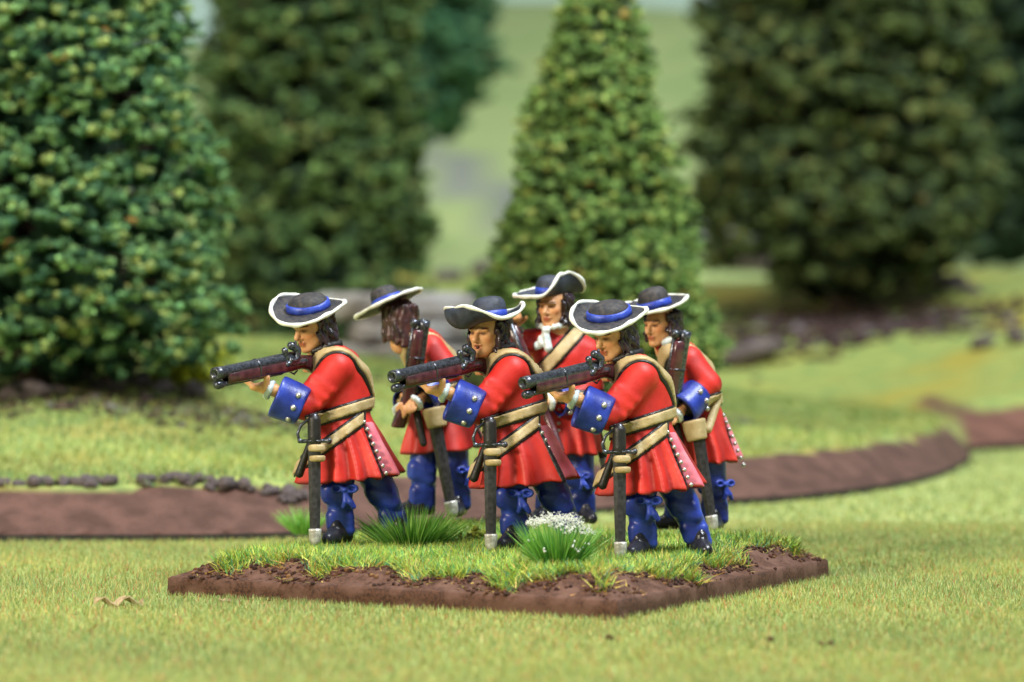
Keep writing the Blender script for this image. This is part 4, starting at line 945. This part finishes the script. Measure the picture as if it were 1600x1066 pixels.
# fibres on the near hill
pa_ = chaikin(polyA); N = 120000; y = rng.uniform(42, 75, N); x = rng.uniform(-1, 1, N)*(y*.16+1.5); D = pdist(x, y, pa_); IN = 1.10-.11*np.clip(x-3.5, 0, 5); k = D > IN+.10*np.sin(x*3)+.08*np.sin(x*9+y*5); x, y, D, IN = x[k], y[k], D[k], IN[k]; N = len(x)
z = .68+smooth((D-IN*.92)/(IN*.5))*riseA(x, y, D); p = np.stack([x, y, z-.01], 1); d = np.stack([rng.normal(0, .5, N), rng.normal(0, .5, N), np.ones(N)], 1)
cc = bladecols(N, [(.28, .39, .11), (.41, .44, .13), (.16, .29, .10), (.39, .32, .10)], [5, 4, 2.4, 1])
pw = np.clip(fnoise(p, .9, 5)*1.6+.15*fnoise(p, 4, 2)-.25, 0, 1)[:, None]; cc = cc*(1-pw*.55)+pw*.55*np.array([.30, .25, .06]); cc *= 1+.25*fnoise(p, .8, 3)[:, None]*np.array([1.1, .8, .4])
tag(blades('hill_grass', p, d, rng.uniform(.10, .22, N), rng.uniform(.02, .034, N), cc, bend=.1), 'yellow green grass flock covering the hill behind the soldiers', 'grass', kind='stuff')
# ------------------------------------------------------------------ rocks
M['rock'] = mat('painted_rock', (.045, .035, .035), (.17, .13, .13), 3, .75, .7, 12, detail=6, attr='paint')
RM = []
for k in range(8):
    V, F = chunk(np.random.default_rng(40+k), 2); s = np.random.default_rng(60+k)
    V = V/np.linalg.norm(V, axis=1)[:, None]; V = V*(1+.22*fnoise(V, 2.3, k)[:, None]+s.uniform(-.06, .06, (len(V), 1)))
    for _ in range(5):                    # chip flat facets
        n = nrm(s.normal(size=3)); dd = V@n-.72; V -= np.where(dd > 0, dd, 0)[:, None]*n*.9
    me = npmesh('rock', V, F, False, np.ones((len(V), 3))); me.materials.append(M['rock']); RM.append(me)
def rock(p, s, label, group=None, name='rock', k=None, rz=None, rr=random):
    o = link(name, RM[rr.randrange(8) if k is None else k], None, None, Vector(p)); o.scale = s; o.rotation_euler = (rr.uniform(-.3, .3), rr.uniform(-.3, .3), rr.uniform(0, 6.28) if rz is None else rz)
    tag(o, label, 'rock', group); return o
# the row of small stones along the front edge of the near hill
rr = random.Random(5)
ONES = ['', 'first', 'second', 'third', 'fourth', 'fifth', 'sixth', 'seventh', 'eighth', 'ninth', 'tenth', 'eleventh', 'twelfth', 'thirteenth', 'fourteenth', 'fifteenth', 'sixteenth', 'seventeenth', 'eighteenth', 'nineteenth']
TENS = {2: ('twenty', 'twentieth'), 3: ('thirty', 'thirtieth'), 4: ('forty', 'fortieth'), 5: ('fifty', 'fiftieth')}
def ordinal(n): return ONES[n] if n < 20 else (TENS[n//10][1] if n % 10 == 0 else TENS[n//10][0]+'-'+ONES[n % 10])
pxs = sorted(p_ for p_ in [rr.uniform(0, 480) for _ in range(58)] if not (170 < p_ < 212 and rr.random() < .7))
for i, px in enumerate(pxs):
    yb = 768-.075*px if px > 120 else 778-.05*px
    e0 = G0(px, 847); yy = e0[1]+.98+rr.uniform(0, .36); h = Vector((e0[0]*yy/e0[1], yy, surf(HA, e0[0]*yy/e0[1], yy)))
    s = rr.uniform(.055, .125); rock((h.x, h.y, h.z+s*.45), (s*rr.uniform(1, 1.7), s, s*rr.uniform(.7, 1.0)), ordinal(i+1)+' small brown stone from the left along the front grass edge of the hill', 'small stones in the row along the hill edge', rr=rr)
def big(px, py, w, hgt, label, sink=.25, k=None, dz=0, objs=None, group=None, tint=None):
    h = hit(px, py, objs); d = h.y; s = w/2*d/FPX; sv = hgt/2*d/FPX
    return rock((h.x, h.y+s*.3, h.z+sv*(1-sink)+dz), (s, s*.8, sv), label, group, k=k, rz=rr.uniform(-.3, .3), rr=rr)
big(42, 630, 100, 40, 'grey flat rock on the grass at the far left edge', k=1)
LT = [60, 170, 215, 120, 255, 300, 345, 20, 385, 190, 280, 330, 90, 146, 228]; lt_ = []
for px, py, w, h in ((60, 590, 60, 40), (170, 615, 60, 36), (215, 610, 50, 30), (120, 600, 70, 40), (255, 618, 46, 30), (300, 622, 52, 30), (345, 605, 50, 34), (20, 575, 50, 30), (385, 600, 44, 30), (190, 590, 60, 40), (280, 600, 60, 36), (330, 590, 50, 30), (90, 618, 30, 20), (146, 628, 30, 16), (228, 628, 28, 16)):
    lt_.append(px); big(px, py, w, h, ordinal(sorted(LT).index(px)+1)+' grey stone from the left in the rubble under the big left tree', group='rubble under the left tree')
# dark litter of soil and twigs under the trees
def litter(px, d, obj, rx, ry, n, size, label, seed):
    r_ = np.random.default_rng(seed); x = P(px, 0, d).x+r_.normal(0, rx, n); y = d+r_.normal(0, ry, n); z = np.array([surf(obj, a, b) for a, b in zip(x, y)]); k = z > .3
    sz_ = np.stack([r_.uniform(.8, 2.2, n), r_.uniform(.6, 1.2, n), r_.uniform(.4, .8, n)], 1)*r_.uniform(.6, 1.3, (n, 1))*size
    tag(scatter('leaf_litter', np.stack([x, y, z+.02], 1)[k], sz_[k], bladecols(n, [(.05, .025, .02), (.025, .018, .016), (.10, .06, .05), (.17, .15, .16)], [5, 4, 2, 1], r_)[k], r_=r_, material=M['grit']), label, 'leaf litter', kind='stuff')
litter(120, 51.0, HA, 1.5, .7, 700, .075, 'dark soil and twig litter under the big left tree', 31)
litter(340, 51.6, HA, .8, .5, 160, .07, 'dark litter trailing right of the big left tree', 32)
litter(935, 57.5, HA, 1.5, .8, 500, .08, 'dark litter under the centre tree', 33)
litter(1330, 88.5, HB, 2.4, 1.6, 900, .14, 'dark brown litter under the big right tree', 34)
litter(500, 81, HA, 2.0, 1.0, 700, .13, 'dark litter under the tall second tree on the left', 35)
# layered rock outcrop behind the two left soldiers
def slab(px0, px1, pyb, hpx, d, zoff=0):
    a = P(px0, pyb, d); b = P(px1, pyb, d); hh = hpx*d/FPX; n = 26
    V = []; c = (a+b)/2; L = (b-a).length/2; r_ = np.random.default_rng(int(px0+pyb)); outl = 1+.10*np.cumsum(r_.normal(0, .25, n)*0+r_.uniform(-.5, .5, n))*0+r_.uniform(-.12, .12, n)
    for z, f in ((0, .95), (.2, 1.02), (.75, 1.0), (1, .93)):
        for j in range(n):
            t = 2*math.pi*j/n; cs, sn = math.cos(t), math.sin(t)
            V.append((c.x+L*f*outl[j]*np.sign(cs)*abs(cs)**.6, d+1.4+1.5*f*outl[j]*np.sign(sn)*abs(sn)**.6, a.z+z*hh+.05*math.sin(j*1.9+z*3)))
    F = [(i*n+j, i*n+(j+1) % n, (i+1)*n+(j+1) % n, (i+1)*n+j) for i in range(3) for j in range(n)]+[tuple(range(3*n, 4*n))]+[tuple(range(n-1, -1, -1))]
    return V, F
M['ledge'] = mat('layered_rock_paint', (.10, .085, .07), (.27, .23, .19), 1.6, .85, .8, 6, detail=7, c3=(.30, .29, .28), s3=.9)
og = empty('rock_outcrop', P(640, 600, 66)); og['label'] = 'layered grey brown rock ledge behind the soldiers, left of the centre tree'; og['category'] = 'rock outcrop'
bpy.context.view_layer.update()
for args in ((480, 830, 640, 60, 64), (500, 800, 575, 34, 65.2), (545, 815, 535, 30, 66), (500, 790, 500, 40, 67.2)):
    o = link('slab', pymesh('slab', [slab(*args)], False), M['ledge'], og); o.matrix_parent_inverse = og.matrix_world.inverted()
# rocks on the middle hill
big(1160, 425, 125, 64, 'pale grey boulder under the left side of the big right tree', k=2)
big(1175, 572, 120, 40, 'flat brown rock on the slope right of the rear right soldier', k=3, objs=(HA, HB))
big(1330, 432, 44, 44, 'blue grey upright stone at the foot of the big right tree', k=4)
RT = sorted([1275, 1365, 1420, 1455, 1490, 1400, 1240, 1520, 1305])
for px, py, w, h in ((1275, 445, 50, 36), (1365, 446, 40, 40), (1420, 440, 50, 40), (1455, 448, 60, 44), (1490, 455, 50, 34), (1400, 455, 50, 26), (1240, 430, 40, 30), (1520, 462, 40, 20), (1305, 452, 40, 20)):
    big(px, py, w, h, ordinal(RT.index(px)+1)+' dark stone from the left in the rubble under the big right tree', group='rubble under the right tree')
FR = sorted([1575, 1535, 1590, 760, 700, 590, 470, 1560])
for px, py, w, h in ((1575, 330, 90, 50), (1535, 545, 46, 24), (1590, 538, 40, 30), (760, 432, 60, 30), (700, 440, 50, 24), (590, 445, 60, 30), (470, 450, 70, 40), (1560, 350, 50, 26)):
    big(px, py, w, h, ordinal(FR.index(px)+1)+' blurred rock from the left among those scattered on the far slopes', group='scattered rocks on the far slopes')

# ------------------------------------------------------------------ model fir trees
M['bark'] = mat('twisted_wire_trunk', (.030, .020, .014), (.07, .045, .03), 3, .8, .6, 12)
M['foliage'] = mat('clump_foliage', (1, 1, 1), (.55, .62, .55), 9, .8, .8, 22, detail=5, attr='paint', spec=.25)
def tree(x, y, z0, H, prof, label, clump=.16, gap=.5, seed=1, pal=None, clear=1.2, dens=1.0, trunk_r=.22, sub=1, ztop=None, nt=8, nf=13):
    """prof(t): crown radius at height fraction t; clumps sit on branches that leave the trunk in tiers"""
    r_ = np.random.default_rng(seed); g = empty('fir_tree', (x, y, z0)); tag(g, label, 'tree', 'model fir trees')
    V, F = tube([(0, 0, -.3), (.05, .03, H*.3), (0, 0, H*.97)], [trunk_r, trunk_r*.7, .03], 10); link('trunk', pymesh('trunk', [(V, F)]), M['bark'], g)
    pts = []; sz = []; cl = []; bv = []
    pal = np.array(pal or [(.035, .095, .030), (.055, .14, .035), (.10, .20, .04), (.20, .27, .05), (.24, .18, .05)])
    zc = clear
    while zc < H-.1:
        t = (zc-clear)/(H-clear); R = prof(t); nb = max(5, int(2*math.pi*R/(clump*2.0)*dens)); off = r_.uniform(0, 6.28)
        for b in range(nb):
            a = off+2*math.pi*(b+r_.uniform(-.25, .25))/nb; Rb = R*r_.uniform(.84, 1.05)*(1+.09*math.sin(3*a+zc*2.1)); zb = zc+r_.normal(0, gap*.30)
            bv.append((a, Rb, zb))
            n = 3
            for k in range(n):
                q = 1-min(.62, k*clump*1.05/Rb); rr_ = Rb*q+r_.normal(0, clump*.2); droop = -.10*Rb*q+.22*clump*math.sin(k*1.3)
                tip = (k == 0)
                for m_ in range(2 if k < 2 else 1):
                    pts.append((rr_*math.cos(a)+r_.normal(0, clump*.62), rr_*math.sin(a)+r_.normal(0, clump*.62), zb+droop+r_.normal(0, clump*.45)+.10*Rb))
                    s = clump*r_.uniform(.50, .92)*(1 if k < 2 else .85); sz.append((s*r_.uniform(.7, 1.35), s*r_.uniform(.7, 1.35), s*r_.uniform(.55, .95)))
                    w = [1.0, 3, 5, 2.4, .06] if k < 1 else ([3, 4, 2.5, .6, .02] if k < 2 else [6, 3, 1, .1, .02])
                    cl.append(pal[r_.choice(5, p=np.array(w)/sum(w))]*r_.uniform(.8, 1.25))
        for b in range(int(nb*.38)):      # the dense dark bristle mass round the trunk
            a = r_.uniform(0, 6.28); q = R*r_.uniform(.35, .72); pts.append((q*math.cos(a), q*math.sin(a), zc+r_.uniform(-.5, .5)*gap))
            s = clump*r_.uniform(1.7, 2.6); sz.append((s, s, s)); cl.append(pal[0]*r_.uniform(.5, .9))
        zc += gap*r_.uniform(.85, 1.15)*(.75+.25*(1-t))
    pts = np.array(pts); sz = np.array(sz); cl = np.array(cl)
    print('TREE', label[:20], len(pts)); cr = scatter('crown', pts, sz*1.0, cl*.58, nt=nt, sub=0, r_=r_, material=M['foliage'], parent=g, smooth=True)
    # fine flock crumbs that roughen every clump
    m = r_.integers(0, len(pts), int(len(pts)*nf)); dv = r_.normal(size=(len(m), 3)); dv /= np.linalg.norm(dv, axis=1)[:, None]; dv[:, 2] = np.abs(dv[:, 2])*np.where(r_.random(len(m)) < .8, 1, -1)
    cp = pts[m]+dv*sz[m]*r_.uniform(.85, 1.2, (len(m), 1)); cc = cl[m]*r_.uniform(.55, 2.0, (len(m), 1))
    fl = scatter('flock', cp, r_.uniform(.16, .30, len(m))*clump, cc, nt=5, sub=0 or 1, r_=r_, material=M['foliage'], parent=g) if False else None
    # tetra crumbs (4 faces each)
    
    s = r_.uniform(.20, .40, len(m))*clump; Vt = cp[:, None, :]+r_.normal(0, .75, (len(m), 3, 3))*s[:, None, None]; Ft = np.arange(len(m)*3).reshape(-1, 1, 3)
    f = link('flock', npmesh('flock', Vt.reshape(-1, 3), Ft.reshape(-1, 3), False, np.repeat(cc, 3, 0)), M['foliage'], g); f['kind'] = 'stuff'
    # bare twigs inside
    tv = []; 
    bv = bv[::3]
    for a, Rb, zb in bv: tv.append(tube([(0, 0, zb), (.8*Rb*math.cos(a), .8*Rb*math.sin(a), zb-.03*Rb)], [.03, .012], 4, cap=False))
    t_ = link('branches', pymesh('branches', tv, False), M['bark'], g); t_['kind'] = 'stuff'
    return g
def at(px, py, d): return P(px, py, d)
z = surf(HA, -8.0, 52.5)
tree(at(40, 0, 52).x, 52.5, z, 11, lambda t: 3.45*(1-t)**.45*min(1, .80+t*3), 'big bushy fir tree filling the left edge of the picture', clump=.115, gap=.44, seed=1, clear=.6, dens=1.25, trunk_r=.35, pal=[(0.060, 0.163, 0.083), (0.141, 0.298, 0.130), (0.262, 0.461, 0.164), (0.464, 0.566, 0.183), (0.686, 0.387, 0.110)])
z = surf(HA, at(932, 0, 58).x, 58.5)
tree(at(932, 0, 58).x, 58.5, z, 9.4, lambda t: 2.36*(1-t)**.92*min(1, .78+t*4)+.05, 'conical fir tree standing alone behind the right soldiers', clump=.092, gap=.31, seed=2, clear=.45, dens=1.25, trunk_r=.16, pal=[(0.102, 0.176, 0.059), (0.206, 0.355, 0.098), (0.350, 0.532, 0.159), (0.576, 0.639, 0.177), (0.698, 0.460, 0.139)])
z = surf(HB, at(500, 0, 88).x, 88)
tree(at(485, 0, 84).x, 84, surf(HA, at(485, 0, 84).x, 83) or 2.4, 18, lambda t: 3.1*(1-t)**.22*min(1, .6+t*9), 'tall dark fir tree just right of the big left tree, behind the two left soldiers', clump=.21, gap=.62, seed=3, nf=9, clear=.5, dens=1.2, trunk_r=.4, pal=[(0.057, 0.109, 0.048), (0.104, 0.193, 0.067), (0.175, 0.278, 0.088), (0.263, 0.326, 0.102), (0.323, 0.218, 0.082)])
tree(at(1318, 0, 92).x, 92, surf(HB, at(1318, 0, 92).x, 92), 19, lambda t: 4.35*(1-t)**.18*min(1, .5+t*9), 'huge dark fir tree behind and right of the centre tree', clump=.26, gap=.75, seed=4, nf=9, clear=1.0, dens=1.15, trunk_r=.5, pal=[(0.053, 0.084, 0.037), (0.095, 0.144, 0.055), (0.161, 0.218, 0.068), (0.241, 0.265, 0.087), (0.255, 0.205, 0.075)])
def ht(px, d): x = at(px, 0, d).x; return x, d, float(hillz(x, d))
x, d, z = ht(645, 126); tree(x, d, z-1.5, 32, lambda t: 3.4*(1-t)**.5*min(1, .6+t*6), 'far blurred dark green fir tree high on the slope, left of the pale gap', clump=.38, gap=1.0, nf=6, seed=5, clear=9.9-z+1.5, dens=1.3, trunk_r=.4, pal=[(0.063, 0.186, 0.094), (0.089, 0.248, 0.124), (0.125, 0.295, 0.139), (0.161, 0.311, 0.139), (0.161, 0.311, 0.139)])
x = at(1640, 0, 118).x; tree(x, 118, surf(HB, x, 118), 30, lambda t: 4.4*(1-t)**.4*min(1, .8+t*4), 'dark fir tree cut off by the right edge of the picture', clump=.40, gap=1.1, nf=6, seed=6, clear=4.2, dens=.9, trunk_r=.5, pal=[(0.026, 0.061, 0.039), (0.049, 0.091, 0.046), (0.065, 0.122, 0.055), (0.098, 0.152, 0.062), (0.098, 0.152, 0.062)])
# bush and small tufts on the hill
r_ = np.random.default_rng(21); h = hit(300, 600); n = 260; pts = r_.normal(0, 1, (n, 3))*np.array([.30, .2, .17])+np.array([0, 0, .3])
b = scatter('bush', pts, r_.uniform(.06, .12, n), bladecols(n, [(.52, .50, .04), (.38, .42, .05)], [2, 1], r_), material=M['foliage']); b.location = h; tag(b, 'small yellow green bush beside the lower right of the big left tree', 'bush')
# loose bits lying on the mat in front of the base
for px, py, w, c_, lab in ((185, 950, .52, 'leaf', 'dry tan leaf scrap lying on the mat left of the base'), (951, 1008, .07, 'crumb', 'brown crumb on the mat below the base corner'), (1293, 1019, .11, 'crumb', 'flat brown crumb on the mat at the lower right'), (350, 945, .12, 'leaf', 'tiny tan flake at the foot of the base edge'), (1204, 1012, .03, 'crumb', 'tiny dark crumb on the mat, lower right')):
    q = gpt(px, py); rr2 = np.random.default_rng(px)
    if c_ == 'leaf':
        n = 9; xs = np.linspace(-1, 1, n); V = []; F = []
        for i, x in enumerate(xs):
            ww = .34*(1-x*x)**.7+.03
            for j, s in enumerate((-1, -.4, .3, 1)): V.append((x*w/2, s*ww*w/2*rr2.uniform(.7, 1.2), .05+w*.10*math.sin(i*1.5+s)+w*.10*abs(s)*rr2.uniform(.3, 1)))
        F = [(i*4+j, (i+1)*4+j, (i+1)*4+j+1, i*4+j+1) for i in range(n-1) for j in range(3)]
        me = pymesh('dry_leaf', [(V, F)], False); o = link('dry_leaf', me, M.setdefault('leaf', mat('dry_leaf', (.30, .20, .10), (.55, .42, .24), 12, .7, .5, 30))); o.location = q
        so = o.modifiers.new('thickness', 'SOLIDIFY'); so.thickness = .012; tag(o, lab, 'dry leaf')
    else:
        o = scatter('crumb', rr2.normal(0, 1, (8, 3))*np.array([w*.30, w*.22, .008])+np.array([0, 0, .08]), rr2.uniform(.012, .026, 8), np.tile([[.12, .07, .03]], (8, 1)), material=M['grit']); o.location = q; tag(o, lab, 'crumb')
